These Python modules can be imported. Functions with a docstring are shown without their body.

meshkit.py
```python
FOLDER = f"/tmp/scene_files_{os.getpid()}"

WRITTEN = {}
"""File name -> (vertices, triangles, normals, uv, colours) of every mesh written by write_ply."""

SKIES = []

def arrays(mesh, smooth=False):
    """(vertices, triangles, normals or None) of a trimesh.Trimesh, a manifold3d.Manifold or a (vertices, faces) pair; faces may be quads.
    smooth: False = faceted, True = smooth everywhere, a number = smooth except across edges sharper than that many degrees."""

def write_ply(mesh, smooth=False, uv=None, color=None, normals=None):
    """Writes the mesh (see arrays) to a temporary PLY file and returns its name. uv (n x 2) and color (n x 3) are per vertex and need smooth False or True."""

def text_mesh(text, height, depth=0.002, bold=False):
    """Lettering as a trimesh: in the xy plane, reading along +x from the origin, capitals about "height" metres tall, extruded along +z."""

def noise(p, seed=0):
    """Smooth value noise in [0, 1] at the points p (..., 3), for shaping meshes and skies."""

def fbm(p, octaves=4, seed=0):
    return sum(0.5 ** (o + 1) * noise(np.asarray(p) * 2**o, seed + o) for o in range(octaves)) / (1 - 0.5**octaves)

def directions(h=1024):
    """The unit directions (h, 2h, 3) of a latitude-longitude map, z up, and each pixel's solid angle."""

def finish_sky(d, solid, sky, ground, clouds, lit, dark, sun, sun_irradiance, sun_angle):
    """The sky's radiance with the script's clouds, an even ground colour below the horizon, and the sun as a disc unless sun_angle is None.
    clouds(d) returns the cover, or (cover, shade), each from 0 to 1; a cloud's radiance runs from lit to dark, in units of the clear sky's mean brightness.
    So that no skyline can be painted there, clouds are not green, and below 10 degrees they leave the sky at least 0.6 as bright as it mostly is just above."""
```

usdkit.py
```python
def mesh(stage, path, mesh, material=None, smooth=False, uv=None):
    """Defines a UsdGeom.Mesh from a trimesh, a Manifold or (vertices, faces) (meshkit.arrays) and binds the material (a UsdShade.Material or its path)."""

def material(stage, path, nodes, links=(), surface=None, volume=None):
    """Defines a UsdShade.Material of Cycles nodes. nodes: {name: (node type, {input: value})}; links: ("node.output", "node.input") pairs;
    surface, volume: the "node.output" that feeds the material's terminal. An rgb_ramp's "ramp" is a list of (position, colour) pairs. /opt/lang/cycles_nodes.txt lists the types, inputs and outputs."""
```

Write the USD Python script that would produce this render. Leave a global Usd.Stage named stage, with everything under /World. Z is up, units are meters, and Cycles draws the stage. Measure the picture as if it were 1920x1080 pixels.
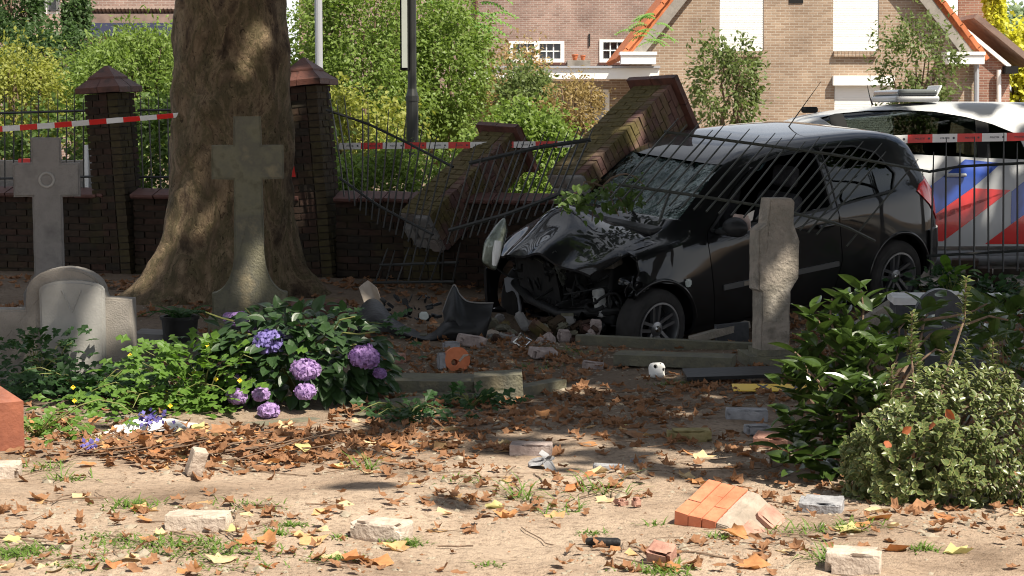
import math, numpy as np, trimesh, usdkit, meshkit
import manifold3d as m3
from scipy.interpolate import PchipInterpolator
from scipy.spatial.transform import Rotation as Rot
from shapely.geometry import Polygon
from pxr import Usd, UsdGeom, UsdLux, UsdShade, Gf, Sdf, Vt

# ---------------------------------------------------------------- camera, sky, sun, exposure
stage = Usd.Stage.CreateInMemory()
UsdGeom.Xform.Define(stage, '/World')
F, YH, H = 3200.0, 207.0, 1.55                    # focal length in photo pixels, horizon row, eye height
TH = math.atan((540 - YH) / F)
cam = UsdGeom.Camera.Define(stage, '/World/camera')
cam.CreateHorizontalApertureAttr(36.0); cam.CreateVerticalApertureAttr(36.0 * 9 / 16)
cam.CreateFocalLengthAttr(36.0 * F / 1920); cam.CreateClippingRangeAttr((0.1, 5000.0))
cam.CreateExposureAttr(1.18)
cam.CreateFStopAttr(13.0); cam.CreateFocusDistanceAttr(9.5)
c_, s_ = math.cos(TH), math.sin(TH)
cam.AddTransformOp().Set(Gf.Matrix4d(1,0,0,0, 0,s_,c_,0, 0,-c_,s_,0, 0,0,H,1))
SUN_EL, SUN_AZ = math.radians(55), math.atan2(0.72, -0.69)
S = np.array([math.sin(SUN_AZ)*math.cos(SUN_EL), math.cos(SUN_AZ)*math.cos(SUN_EL), math.sin(SUN_EL)])
sky = UsdLux.DomeLight.Define(stage, '/World/sky')
skym = usdkit.material(stage, '/World/Looks/sky', {
    's': ('sky_texture', {'sky_type': 'single_scattering', 'sun_disc': False, 'sun_elevation': SUN_EL, 'sun_rotation': SUN_AZ, 'aerosol_density': 1.6}),
    'tc': ('texture_coordinate', {}), 'mp': ('mapping', {'scale': (1.0, 1.0, 2.4)}),
    'n': ('noise_texture', {'scale': 2.2, 'detail': 7, 'roughness': 0.58}),
    'r': ('rgb_ramp', {'ramp': [(0.36, (0,0,0)), (0.56, (1,1,1))]}),
    'sx': ('separate_xyz', {}), 'hz': ('map_range', {'from_min': .02, 'from_max': .42, 'to_min': 1., 'to_max': 0., 'clamp': True}), 'cm': ('math', {'math_type': 'multiply', 'value2': .5}), 'mx': ('math', {'math_type': 'maximum'}), 'm': ('mix_color', {'b': (13.0, 13.1, 13.3)}), 'b': ('background_shader', {'strength': 0.05})},
    [('tc.generated', 'mp.vector'), ('mp.vector', 'n.vector'), ('n.fac', 'r.fac'), ('tc.generated', 'sx.vector'), ('sx.z', 'hz.value'), ('r.color', 'cm.value1'), ('cm.value', 'mx.value1'), ('hz.result', 'mx.value2'), ('mx.value', 'm.fac'), ('s.color', 'm.a'), ('m.result', 'b.color')], surface='b.background')
UsdShade.MaterialBindingAPI.Apply(sky.GetPrim()).Bind(skym)
sky.GetPrim().SetCustomDataByKey('kind', 'structure')
sun = UsdLux.DistantLight.Define(stage, '/World/sun')
sun.CreateIntensityAttr(1.15); sun.CreateAngleAttr(0.53); sun.CreateColorAttr((1.0, 0.92, 0.79)); sun.GetPrim().CreateAttribute('inputs:normalize', Sdf.ValueTypeNames.Bool).Set(True)
zx = np.cross([0,0,1], S); zx /= np.linalg.norm(zx); zy = np.cross(S, zx)
sun.AddTransformOp().Set(Gf.Matrix4d(*zx,0, *zy,0, *S,0, 0,0,0,1))

# ---------------------------------------------------------------- helpers
V = np.array
def P(px, py, D):
    """The world point seen at photo pixel (px, py) at depth y = D."""
    dx, dv = (px - 960) / F, (540 - py) / F
    d = V([dx, c_ + dv*s_, -s_ + dv*c_])
    return V([0, 0, H]) + d * (D / d[1])
def rng(k): return np.random.default_rng(k)
used = {}
def numbered(parent, name):
    k = (parent, name); n = used.get(k, 0); used[k] = n + 1
    return f'{parent}/{name}' + (f'_{n:03d}' if n else '')
def tag(prim, label=None, cat=None, group=None, kind=None):
    for k, v in (('label', label), ('category', cat), ('group', group), ('kind', kind)):
        if v: prim.SetCustomDataByKey(k, v)
    return prim
def thing(name, label, cat, group=None, kind=None, M=None):
    x = UsdGeom.Xform.Define(stage, numbered('/World', name))
    if M is not None: x.AddTransformOp().Set(Gf.Matrix4d(*np.asarray(M, float).T.ravel()))
    return tag(x.GetPrim(), label, cat, group, kind)
def path_of(p): return '/World' if p is None else str(p.GetPath())
def obj(name, mesh, mat, parent=None, smooth=False, label=None, cat=None, group=None, kind=None, prim=None):
    if isinstance(mesh, MB): mesh = mesh.mesh()
    m = usdkit.mesh(stage, numbered(path_of(parent), name), mesh, mat, smooth)
    if prim is not None:
        for k, a in prim.items():
            UsdGeom.PrimvarsAPI(m).CreatePrimvar(k, Sdf.ValueTypeNames.FloatArray, 'vertex').Set(Vt.FloatArray.FromNumpy(np.asarray(a, np.float32)))
    return tag(m.GetPrim(), label, cat, group, kind)
def mat4(R=None, t=(0,0,0)):
    M = np.eye(4)
    if R is not None: M[:3,:3] = R
    M[:3,3] = t
    return M
def rz(a): return Rot.from_euler('z', a).as_matrix()
def eul(*a): return Rot.from_euler('xyz', a).as_matrix()
class MB:
    def __init__(s): s.v, s.f, s.n = [], [], 0
    def add(s, m, M=None):
        if hasattr(m, 'to_mesh'): m = tm(m)
        v, f = (V(m.vertices), V(m.faces)) if hasattr(m, 'faces') else (V(m[0], float), V(m[1], int))
        if f.shape[1] == 4: f = np.vstack([f[:,[0,1,2]], f[:,[0,2,3]]])
        if M is not None: v = v @ M[:3,:3].T + M[:3,3]
        s.v.append(v); s.f.append(f + s.n); s.n += len(v); return s
    def box(s, size, c=(0,0,0), R=None): return s.add(trimesh.creation.box(size), mat4(R, c))
    def tube(s, pts, r, k=6): return s.add(tube(pts, r, k))
    def mesh(s): return np.vstack(s.v), np.vstack(s.f)
def tm(man):
    m = man.to_mesh(); return trimesh.Trimesh(m.vert_properties[:, :3], m.tri_verts, process=False)
def man(t):
    if isinstance(t, tuple): t = trimesh.Trimesh(*t)
    return m3.Manifold(m3.Mesh(np.asarray(t.vertices, np.float32), np.asarray(t.faces, np.uint32)))
def tube(pts, r, k=6, cap=True):
    p = V(pts, float); n = len(p); r = np.broadcast_to(r, (n,))
    t = np.gradient(p, axis=0); t /= np.linalg.norm(t, axis=1, keepdims=True) + 1e-12
    ref = V([0,0,1.]) if abs(t[:,2]).mean() < .8 else V([1.,0,0])
    a = np.cross(t, ref); a /= np.linalg.norm(a, axis=1, keepdims=True) + 1e-12; b = np.cross(a, t)
    an = np.arange(k) * 2*np.pi/k
    v = p[:,None] + r[:,None,None]*(np.cos(an)[None,:,None]*a[:,None] + np.sin(an)[None,:,None]*b[:,None])
    v = v.reshape(-1,3); f = []
    for i in range(n-1):
        for j in range(k):
            q = [i*k+j, i*k+(j+1)%k, (i+1)*k+(j+1)%k, (i+1)*k+j]; f += [[q[0],q[2],q[1]], [q[0],q[3],q[2]]]
    if cap:
        for e, o in ((0, 1), (n-1, -1)):
            for j in range(1, k-1):
                f.append([e*k, e*k+j, e*k+j+1][::o])
    return v, V(f)
def prism(poly, h, M=None):
    t = trimesh.creation.extrude_polygon(Polygon(poly) if not isinstance(poly, Polygon) else poly, h, engine='earcut')
    if M is not None: t.apply_transform(M)
    return t
XZ = V([[1,0,0,0],[0,0,-1,0],[0,1,0,0],[0,0,0,1.]])           # polygon (x, z) extruded towards -y
def worn(size, edge=.03, amp=.006, seed=0, chip=0.0, freq=14.):
    """A block with worn edges and an uneven skin."""
    t = trimesh.creation.box(size); t = t.subdivide_to_size(edge, 12); t.merge_vertices()
    v = V(t.vertices); q = np.abs(v) / (V(size)/2)
    near = np.sort(q, axis=1)[:,1]
    d = v / (np.linalg.norm(v, axis=1, keepdims=True) + 1e-9)
    nz = meshkit.fbm(v*freq + seed*7.3, 3, seed)[:,None]
    pull = np.clip((near - .75)/.25, 0, 1)[:,None]
    v = v - d*pull*(amp*1.2 + chip*np.clip(nz-.52, 0, 1)*4) + d*(nz-.5)*amp
    return v, V(t.faces)
def gz(x, y):
    """Height of the churchyard ground."""
    x, y = np.asarray(x, float), np.asarray(y, float)
    z = np.interp(y, [0,4,5.3,8,10.5,13,15,16.5,30,60], [.22,.14,.1,.0,-.09,-.09,-.02,0,0,0])
    z = z + .07*np.clip(-x-.3, 0, 1)*np.clip((y-9)/2, 0, 1)*np.clip((17-y)/2, 0, 1)
    z = z - .26*np.exp(-((x-.85)/.95)**4 - ((y-12.85)/.62)**4)
    p = np.stack([x*1.1, y*1.1, 0*x], -1)
    near = np.clip((18-y)/3, 0, 1)
    return z + near*((meshkit.fbm(p, 4, 3)-.5)*.07 + (meshkit.fbm(p*7, 3, 5)-.5)*.022)
def G(px, py):
    """Ground point seen at the pixel."""
    a, b = 3.5, 30.
    for _ in range(40):
        m = (a+b)/2; p = P(px, py, m)
        if p[2] > gz(p[0], p[1]): a = m
        else: b = m
    return P(px, py, a)
def on(x, y, dz=0): return V([x, y, float(gz(x, y)) + dz])

# ---------------------------------------------------------------- materials
def M_(name, nodes, links, surface): return usdkit.material(stage, '/World/Looks/' + name, nodes, links, surface=surface)
def stone(name, cols, scale=6., rough=.85, bump=.3, bscale=60., dist=.01, spec=.3, detail=6, coord=None, metal=0., coat=0.):
    """A mottled solid: noise through a ramp of its own colours, with fine relief."""
    n = {'g': ('geometry', {}), 'n': ('noise_texture', {'scale': scale, 'detail': detail, 'roughness': .62}),
         'r': ('rgb_ramp', {'ramp': list(zip(np.linspace(.3, .7, len(cols)), cols))}),
         'n2': ('noise_texture', {'scale': bscale, 'detail': 4}), 'b': ('bump', {'strength': bump, 'distance': dist}),
         'p': ('principled_bsdf', {'roughness': rough, 'specular_ior_level': spec, 'metallic': metal, 'coat_weight': coat})}
    return M_(name, n, [('g.position','n.vector'), ('n.fac','r.fac'), ('r.color','p.base_color'), ('g.position','n2.vector'), ('n2.fac','b.height'), ('b.normal','p.normal')], 'p.BSDF')
def plain(name, col, rough=.5, metal=0., spec=.5, coat=0.):
    return M_(name, {'p': ('principled_bsdf', {'base_color': col, 'roughness': rough, 'metallic': metal, 'specular_ior_level': spec, 'coat_weight': coat})}, [], 'p.BSDF')
def leafm(name, cols, trans=.35, rough=.5, spec=.4, tint=1.35, blotch=True):
    """Leaves: each island takes its own tone; light passes through."""
    n = {'g': ('geometry', {}), 'r': ('rgb_ramp', {'ramp': list(zip(np.linspace(0, 1, len(cols)), cols))}),
         'n': ('noise_texture', {'scale': 55., 'detail': 3}), 'm': ('mix_color', {'blend_type': 'multiply', 'fac': .45}), 'nr': ('rgb_ramp', {'ramp': [(.3,(.45,.42,.4)), (.65,(1,1,1))]}),
         'p': ('principled_bsdf', {'roughness': rough, 'specular_ior_level': spec}), 't': ('translucent_bsdf', {}), 'h': ('hsv', {'value': tint, 'saturation': 1.1}), 'x': ('mix_closure', {'fac': trans})}
    return M_(name, n, [('g.random_per_island','r.fac'), ('r.color','m.a'), ('g.position','n.vector'), ('n.fac','nr.fac'), ('nr.color','m.b'), ('m.result','p.base_color'), ('m.result','h.color'), ('h.color','t.color'), ('p.BSDF','x.closure1'), ('t.BSDF','x.closure2')], 'x.closure')
def rimleaf(name, a, b, trans=.25):
    """A leaf with a pale margin: the mesh's own primvar rim says where the margin is."""
    n = {'at': ('attribute', {'attribute': 'rim'}), 'g': ('geometry', {}), 'r': ('rgb_ramp', {'ramp': [(0,a),(.66,a),(.86,b),(1,b)]}), 'v': ('map_range', {'from_min':0.,'from_max':1.,'to_min':.7,'to_max':1.25}), 'h': ('hsv', {}),
         'p': ('principled_bsdf', {'roughness': .34, 'specular_ior_level': .5}), 't': ('translucent_bsdf', {}), 'x': ('mix_closure', {'fac': trans})}
    return M_(name, n, [('at.fac','r.fac'), ('r.color','h.color'), ('g.random_per_island','v.value'), ('v.result','h.value'), ('h.color','p.base_color'), ('h.color','t.color'), ('p.BSDF','x.closure1'), ('t.BSDF','x.closure2')], 'x.closure')
def brickwall(name, c1, c2, mortar, rot=0., bw=.22, rh=.0625):
    """Brickwork of a far house: courses in the wall's own plane."""
    n = {'g': ('geometry', {}), 'vr': ('vector_rotate', {'rotate_type': 'z_axis', 'angle': rot}), 's': ('separate_xyz', {}), 'ns': ('separate_xyz', {}), 'ab': ('math', {'math_type': 'absolute'}), 'gt': ('math', {'math_type': 'greater_than', 'value2': .7}),
         'mx': ('mix_float', {}), 'c': ('combine_xyz', {}),
         'b': ('brick_texture', {'scale': 1., 'brick_width': bw, 'row_height': rh, 'mortar_size': .008, 'mortar_smooth': .2, 'color1': c1, 'color2': c2, 'mortar': mortar, 'bias': -.1}),
         'n': ('noise_texture', {'scale': 1.3, 'detail': 6}), 'nr': ('rgb_ramp', {'ramp': [(.3,(.72,.7,.68)),(.7,(1.12,1.1,1.05))]}), 'm': ('mix_color', {'blend_type': 'multiply', 'fac': 1.}),
         'bp': ('bump', {'strength': .5, 'distance': .01, 'invert': True}), 'p': ('principled_bsdf', {'roughness': .9, 'specular_ior_level': .2})}
    return M_(name, n, [('g.position','vr.vector'), ('vr.vector','s.vector'), ('g.true_normal','ns.vector'), ('ns.x','ab.value1'), ('ab.value','gt.value1'), ('gt.value','mx.fac'), ('s.x','mx.a'), ('s.y','mx.b'), ('mx.result','c.x'), ('s.z','c.y'),
        ('c.vector','b.vector'), ('b.color','m.a'), ('g.position','n.vector'), ('n.fac','nr.fac'), ('nr.color','m.b'), ('m.result','p.base_color'), ('b.fac','bp.height'), ('bp.normal','p.normal')], 'p.BSDF')
def pane(name, tint, rough=.02, base=.05):
    n = {'f': ('fresnel', {'IOR': 1.5}), 't': ('transparent_bsdf', {'color': tint}), 'g': ('glossy_bsdf', {'color': (.95,.97,.95), 'roughness': rough}), 'x': ('mix_closure', {})}
    return M_(name, n, [('f.fac','x.fac'), ('t.BSDF','x.closure1'), ('g.BSDF','x.closure2')], 'x.closure')
K = {}
# sandy soil: pale sand, darker humus patches, fine grit
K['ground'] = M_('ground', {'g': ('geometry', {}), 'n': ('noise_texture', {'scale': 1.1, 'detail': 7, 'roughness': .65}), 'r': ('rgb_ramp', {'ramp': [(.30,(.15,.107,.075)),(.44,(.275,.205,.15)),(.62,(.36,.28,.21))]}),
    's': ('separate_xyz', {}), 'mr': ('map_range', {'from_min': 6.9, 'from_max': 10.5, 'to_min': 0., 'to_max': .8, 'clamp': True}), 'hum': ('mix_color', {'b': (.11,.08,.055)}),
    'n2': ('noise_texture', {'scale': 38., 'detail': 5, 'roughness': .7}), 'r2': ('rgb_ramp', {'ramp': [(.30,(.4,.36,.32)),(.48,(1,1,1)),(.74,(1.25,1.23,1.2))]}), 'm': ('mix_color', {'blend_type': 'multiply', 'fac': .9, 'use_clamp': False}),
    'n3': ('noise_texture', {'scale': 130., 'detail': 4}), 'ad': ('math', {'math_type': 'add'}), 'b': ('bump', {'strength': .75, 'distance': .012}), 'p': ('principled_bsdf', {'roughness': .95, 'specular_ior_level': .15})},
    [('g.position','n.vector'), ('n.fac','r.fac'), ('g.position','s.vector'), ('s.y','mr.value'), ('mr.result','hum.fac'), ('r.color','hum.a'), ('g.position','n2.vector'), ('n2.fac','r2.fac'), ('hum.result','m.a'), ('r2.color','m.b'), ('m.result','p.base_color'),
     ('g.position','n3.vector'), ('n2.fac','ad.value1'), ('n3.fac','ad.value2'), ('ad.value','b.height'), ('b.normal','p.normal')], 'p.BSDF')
K['asphalt'] = stone('asphalt', [(.04,.04,.042),(.07,.07,.07)], 9., .9, .4, 220.)
K['paving'] = stone('paving', [(.2,.18,.16),(.3,.28,.25)], 5., .9)
def brickm(name, cols, moss, lo, hi, scale=2.6):
    """Old brick with moss creeping over it in patches of its own."""
    n = {'g': ('geometry', {}), 'n': ('noise_texture', {'scale': 20., 'detail': 6, 'roughness': .65}), 'r': ('rgb_ramp', {'ramp': list(zip(np.linspace(.32,.68,len(cols)), cols))}),
         'k': ('noise_texture', {'scale': scale, 'detail': 6, 'roughness': .6}), 'kr': ('rgb_ramp', {'ramp': [(lo,(0,0,0)),(hi,(1,1,1))]}), 'm2': ('noise_texture', {'scale': 34., 'detail': 4}), 'mr': ('rgb_ramp', {'ramp': [(.3,tuple(.6*c for c in moss)),(.7,moss)]}), 'x': ('mix_color', {}),
         'b': ('bump', {'strength': .7, 'distance': .008}), 'p': ('principled_bsdf', {'roughness': .93, 'specular_ior_level': .15})}
    return M_(name, n, [('g.position','n.vector'), ('n.fac','r.fac'), ('g.position','k.vector'), ('k.fac','kr.fac'), ('kr.color','x.fac'), ('g.position','m2.vector'), ('m2.fac','mr.fac'), ('r.color','x.a'), ('mr.color','x.b'), ('x.result','p.base_color'), ('n.fac','b.height'), ('b.normal','p.normal')], 'p.BSDF')
OLV = (.125,.10,.042)
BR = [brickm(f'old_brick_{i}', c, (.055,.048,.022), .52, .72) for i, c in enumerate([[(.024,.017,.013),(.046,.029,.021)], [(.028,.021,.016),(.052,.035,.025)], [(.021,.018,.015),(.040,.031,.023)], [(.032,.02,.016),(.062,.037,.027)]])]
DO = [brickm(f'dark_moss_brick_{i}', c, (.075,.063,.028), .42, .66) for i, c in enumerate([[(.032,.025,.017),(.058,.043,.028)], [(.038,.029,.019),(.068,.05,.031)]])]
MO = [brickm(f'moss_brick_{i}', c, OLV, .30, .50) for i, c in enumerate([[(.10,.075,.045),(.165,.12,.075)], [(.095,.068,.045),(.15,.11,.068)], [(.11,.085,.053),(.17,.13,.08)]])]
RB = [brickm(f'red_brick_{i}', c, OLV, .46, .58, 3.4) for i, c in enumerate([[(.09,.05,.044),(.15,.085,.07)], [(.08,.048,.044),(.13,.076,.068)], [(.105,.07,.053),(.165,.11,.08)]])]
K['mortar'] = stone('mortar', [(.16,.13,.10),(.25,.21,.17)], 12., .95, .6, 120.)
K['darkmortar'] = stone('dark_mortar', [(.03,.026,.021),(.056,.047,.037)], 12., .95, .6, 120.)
K['coping'] = stone('coping_tile', [(.055,.027,.022),(.11,.05,.04),(.075,.038,.032)], 9., .7, .4)
K['captile'] = stone('cap_tile', [(.035,.018,.014),(.10,.04,.028),(.062,.027,.021)], 8., .6, .35)
K['iron'] = plain('black_iron', (.012,.013,.012), .45, .0, .5)
K['ironold'] = stone('weathered_iron', [(.025,.027,.022),(.05,.05,.04)], 20., .5, .3)
K['bark'] = M_('plane_bark', {'g': ('geometry', {}), 'mp': ('mapping', {'scale': (1.,1.,.55)}), 'n': ('noise_texture', {'scale': 4.2, 'detail': 8, 'roughness': .62, 'distortion': .5}), 'r': ('rgb_ramp', {'ramp': [(.30,(.038,.026,.016)),(.40,(.088,.06,.037)),(.47,(.18,.132,.08)),(.53,(.10,.08,.042)),(.6,(.15,.106,.064)),(.72,(.27,.2,.125))]}),
    'fl': ('voronoi_texture', {'scale': 13., 'feature': 'f1'}), 'fr': ('hsv', {}), 'fv': ('map_range', {'from_min': 0., 'from_max': 1., 'to_min': .74, 'to_max': 1.28}), 'dv': ('vector_math', {'math_type': 'multiply_add', 'vector2': (.22,.22,.22)}), 'sc': ('separate_color', {}),
    'n3': ('noise_texture', {'scale': 21., 'detail': 5, 'roughness': .7, 'distortion': 2.2}), 'pr': ('rgb_ramp', {'ramp': [(.35,(.22,.18,.16)),(.43,(1,1,1))]}), 'm': ('mix_color', {'blend_type': 'multiply', 'fac': .85}),
    'ad': ('math', {'math_type': 'add'}), 'b': ('bump', {'strength': 1., 'distance': .035}), 'p': ('principled_bsdf', {'roughness': .9, 'specular_ior_level': .2})},
    [('g.position','mp.vector'), ('mp.vector','n.vector'), ('n.fac','r.fac'), ('n3.color','dv.vector1'), ('mp.vector','dv.vector3'), ('dv.vector','fl.vector'), ('fl.color','sc.color'), ('sc.r','fv.value'), ('r.color','fr.color'), ('fv.result','fr.value'), ('fr.color','m.a'), ('mp.vector','n3.vector'), ('n3.fac','pr.fac'), ('pr.color','m.b'), ('m.result','p.base_color'),
     ('n3.fac','ad.value1'), ('n.fac','ad.value2'), ('ad.value','b.height'), ('b.normal','p.normal')], 'p.BSDF')
K['twig'] = stone('twig', [(.09,.06,.04),(.19,.13,.09)], 30., .9)
K['stem'] = stone('green_stem', [(.10,.12,.03),(.2,.2,.07)], 30., .7)
K['greystone'] = stone('grey_stone', [(.12,.115,.11),(.2,.19,.18),(.155,.147,.14)], 5., .9, .5, 90., .008)
K['concrete'] = stone('concrete', [(.17,.155,.135),(.29,.265,.235)], 4., .92, .5, 110., .008)
K['mossstone'] = stone('lichened_stone', [(.075,.07,.045),(.15,.14,.095),(.11,.105,.08),(.2,.17,.11)], 4.5, .92, .6, 70., .012)
K['palestone'] = stone('pale_stone', [(.25,.245,.23),(.34,.33,.31)], 3., .8, .2, 100.)
K['woodstone'] = stone('weathered_cement_cross', [(.12,.105,.085),(.26,.225,.185),(.18,.16,.13),(.31,.28,.235)], 4., .9, .8, 45., .015)
K['darkgranite'] = stone('dark_granite', [(.035,.037,.04),(.06,.062,.066)], 30., .35, .1, 200.)
K['blackplastic'] = stone('scuffed_black_plastic', [(.006,.006,.006),(.014,.014,.014)], 15., .5, .3, 40.)
K['dullblack'] = plain('dull_black', (.006,.006,.006), .8, 0, .3)
K['rubber'] = stone('tyre_rubber', [(.018,.017,.016),(.035,.032,.03)], 12., .85, .3, 80.)
K['rim'] = plain('alloy', (.22,.22,.225), .36, .9)
K['carpaint'] = M_('black_paint', {'g': ('geometry', {}), 'n': ('noise_texture', {'scale': 6., 'detail': 7}), 'r': ('rgb_ramp', {'ramp': [(.4,(.0025,.0025,.003)),(.68,(.004,.004,.004)),(.85,(.014,.012,.011))]}), 'rr': ('map_range', {'from_min': .45, 'from_max': .8, 'to_min': .03, 'to_max': .12, 'clamp': True}),
    'p': ('principled_bsdf', {'specular_ior_level': .1, 'roughness': .5, 'coat_weight': 1., 'coat_ior': 1.42})},
    [('g.position','n.vector'), ('n.fac','r.fac'), ('r.color','p.base_color'), ('n.fac','rr.value'), ('rr.result','p.coat_roughness')], 'p.BSDF')
K['silver'] = plain('silver_white_paint', (.37,.38,.385), .45, .1, .4, .15)
K['bluepaint'] = plain('blue_foil', (.02,.06,.3), .3, 0, .5, .5)
K['redpaint'] = plain('red_foil', (.55,.02,.018), .3, 0, .5, .5)
K['taillight'] = plain('red_lens', (.75,.02,.018), .15, 0, .5, .6)
K['lens'] = M_('clear_lens', {'p': ('principled_bsdf', {'base_color': (.75,.8,.76), 'roughness': .12, 'transmission_weight': .55, 'ior': 1.45})}, [], 'p.BSDF')
K['chrome'] = plain('chrome', (.6,.6,.58), .2, 1.)
K['greyplastic'] = plain('grey_plastic', (.3,.31,.34), .5)
K['whiteplastic'] = stone('white_plastic', [(.6,.59,.56),(.74,.73,.7)], 9., .45, .1)
K['white'] = plain('white_paint', (.78,.78,.76), .5)
K['glass'] = pane('car_glass', (.32,.36,.34))
K['winglass'] = plain('window_glass', (.02,.022,.025), .08, 0, .6)
K['shatter'] = M_('shattered_glass', {'g': ('geometry', {}), 'v': ('voronoi_texture', {'scale': 85., 'feature': 'distance_to_edge'}), 'vr': ('rgb_ramp', {'ramp': [(0,(.75,.75,.75)),(.05,(.5,.5,.5)),(.1,(0,0,0))]}), 'n': ('noise_texture', {'scale': 3.6, 'detail': 5}), 'nr': ('rgb_ramp', {'ramp': [(.5,(0,0,0)),(.66,(1,1,1))]}),
    'mu': ('math', {'math_type': 'multiply'}), 'n2': ('noise_texture', {'scale': 9., 'detail': 3}), 'b': ('bump', {'strength': 1., 'distance': .05}), 'f': ('fresnel', {'IOR': 1.52}), 't': ('transparent_bsdf', {'color': (.13,.18,.16)}), 'gl': ('glossy_bsdf', {'color': (.9,1,.96), 'roughness': .09}), 'x': ('mix_closure', {}),
    'd': ('principled_bsdf', {'base_color': (.16,.25,.22), 'roughness': .2}), 'y': ('mix_closure', {})},
    [('g.position','v.vector'), ('v.distance','vr.fac'), ('g.position','n.vector'), ('n.fac','nr.fac'), ('vr.color','mu.value1'), ('nr.color','mu.value2'), ('g.position','n2.vector'), ('n2.fac','b.height'), ('b.normal','gl.normal'), ('b.normal','f.normal'), ('f.fac','x.fac'), ('t.BSDF','x.closure1'), ('gl.BSDF','x.closure2'), ('mu.value','y.fac'), ('x.closure','y.closure1'), ('d.BSDF','y.closure2')], 'y.closure')
K['tapewhite'] = plain('tape_white', (.72,.72,.71), .35)
K['tapered'] = plain('tape_red', (.66,.03,.025), .35)
K['ink'] = plain('ink', (.05,.05,.06), .6)
K['yellow'] = plain('yellow_plate', (.75,.48,.03), .45)
K['terracotta'] = stone('orange_tile', [(.42,.12,.05),(.6,.2,.09)], 9., .8, .35)
K['orangebrick'] = stone('orange_brick', [(.38,.12,.06),(.55,.2,.11)], 11., .85, .4)
K['rubble'] = [stone(f'rubble_{i}', c, 15., .95, .7, 60., .01, .1) for i, c in enumerate([[(.3,.25,.2),(.52,.46,.38)], [(.2,.16,.15),(.4,.33,.3)], [(.3,.24,.195),(.5,.43,.36)], [(.2,.17,.07),(.36,.3,.16)], [(.26,.13,.1),(.42,.26,.2)], [(.17,.17,.18),(.32,.32,.33)]])]
K['rooftile'] = stone('orange_roof_tile', [(.36,.11,.045),(.55,.19,.08)], 4., .8, .3)
K['greytile'] = stone('brown_roof_tile', [(.14,.1,.085),(.23,.17,.14)], 4., .8, .3)
K['dead'] = leafm('dead_leaves', [(.26,.135,.07),(.40,.2,.09),(.5,.3,.14),(.32,.17,.085),(.56,.39,.21),(.28,.15,.08),(.5,.26,.115),(.46,.36,.19)], .18, .8, .2, 1.2)
DL = [leafm(f'dead_leaf_{i}', [c, tuple(.8*k for k in c)], .2, .75, .2, 1.2) for i, c in enumerate([(.48,.235,.10),(.55,.35,.17),(.33,.175,.09),(.58,.45,.26),(.42,.185,.08),(.5,.46,.2)])]

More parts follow.
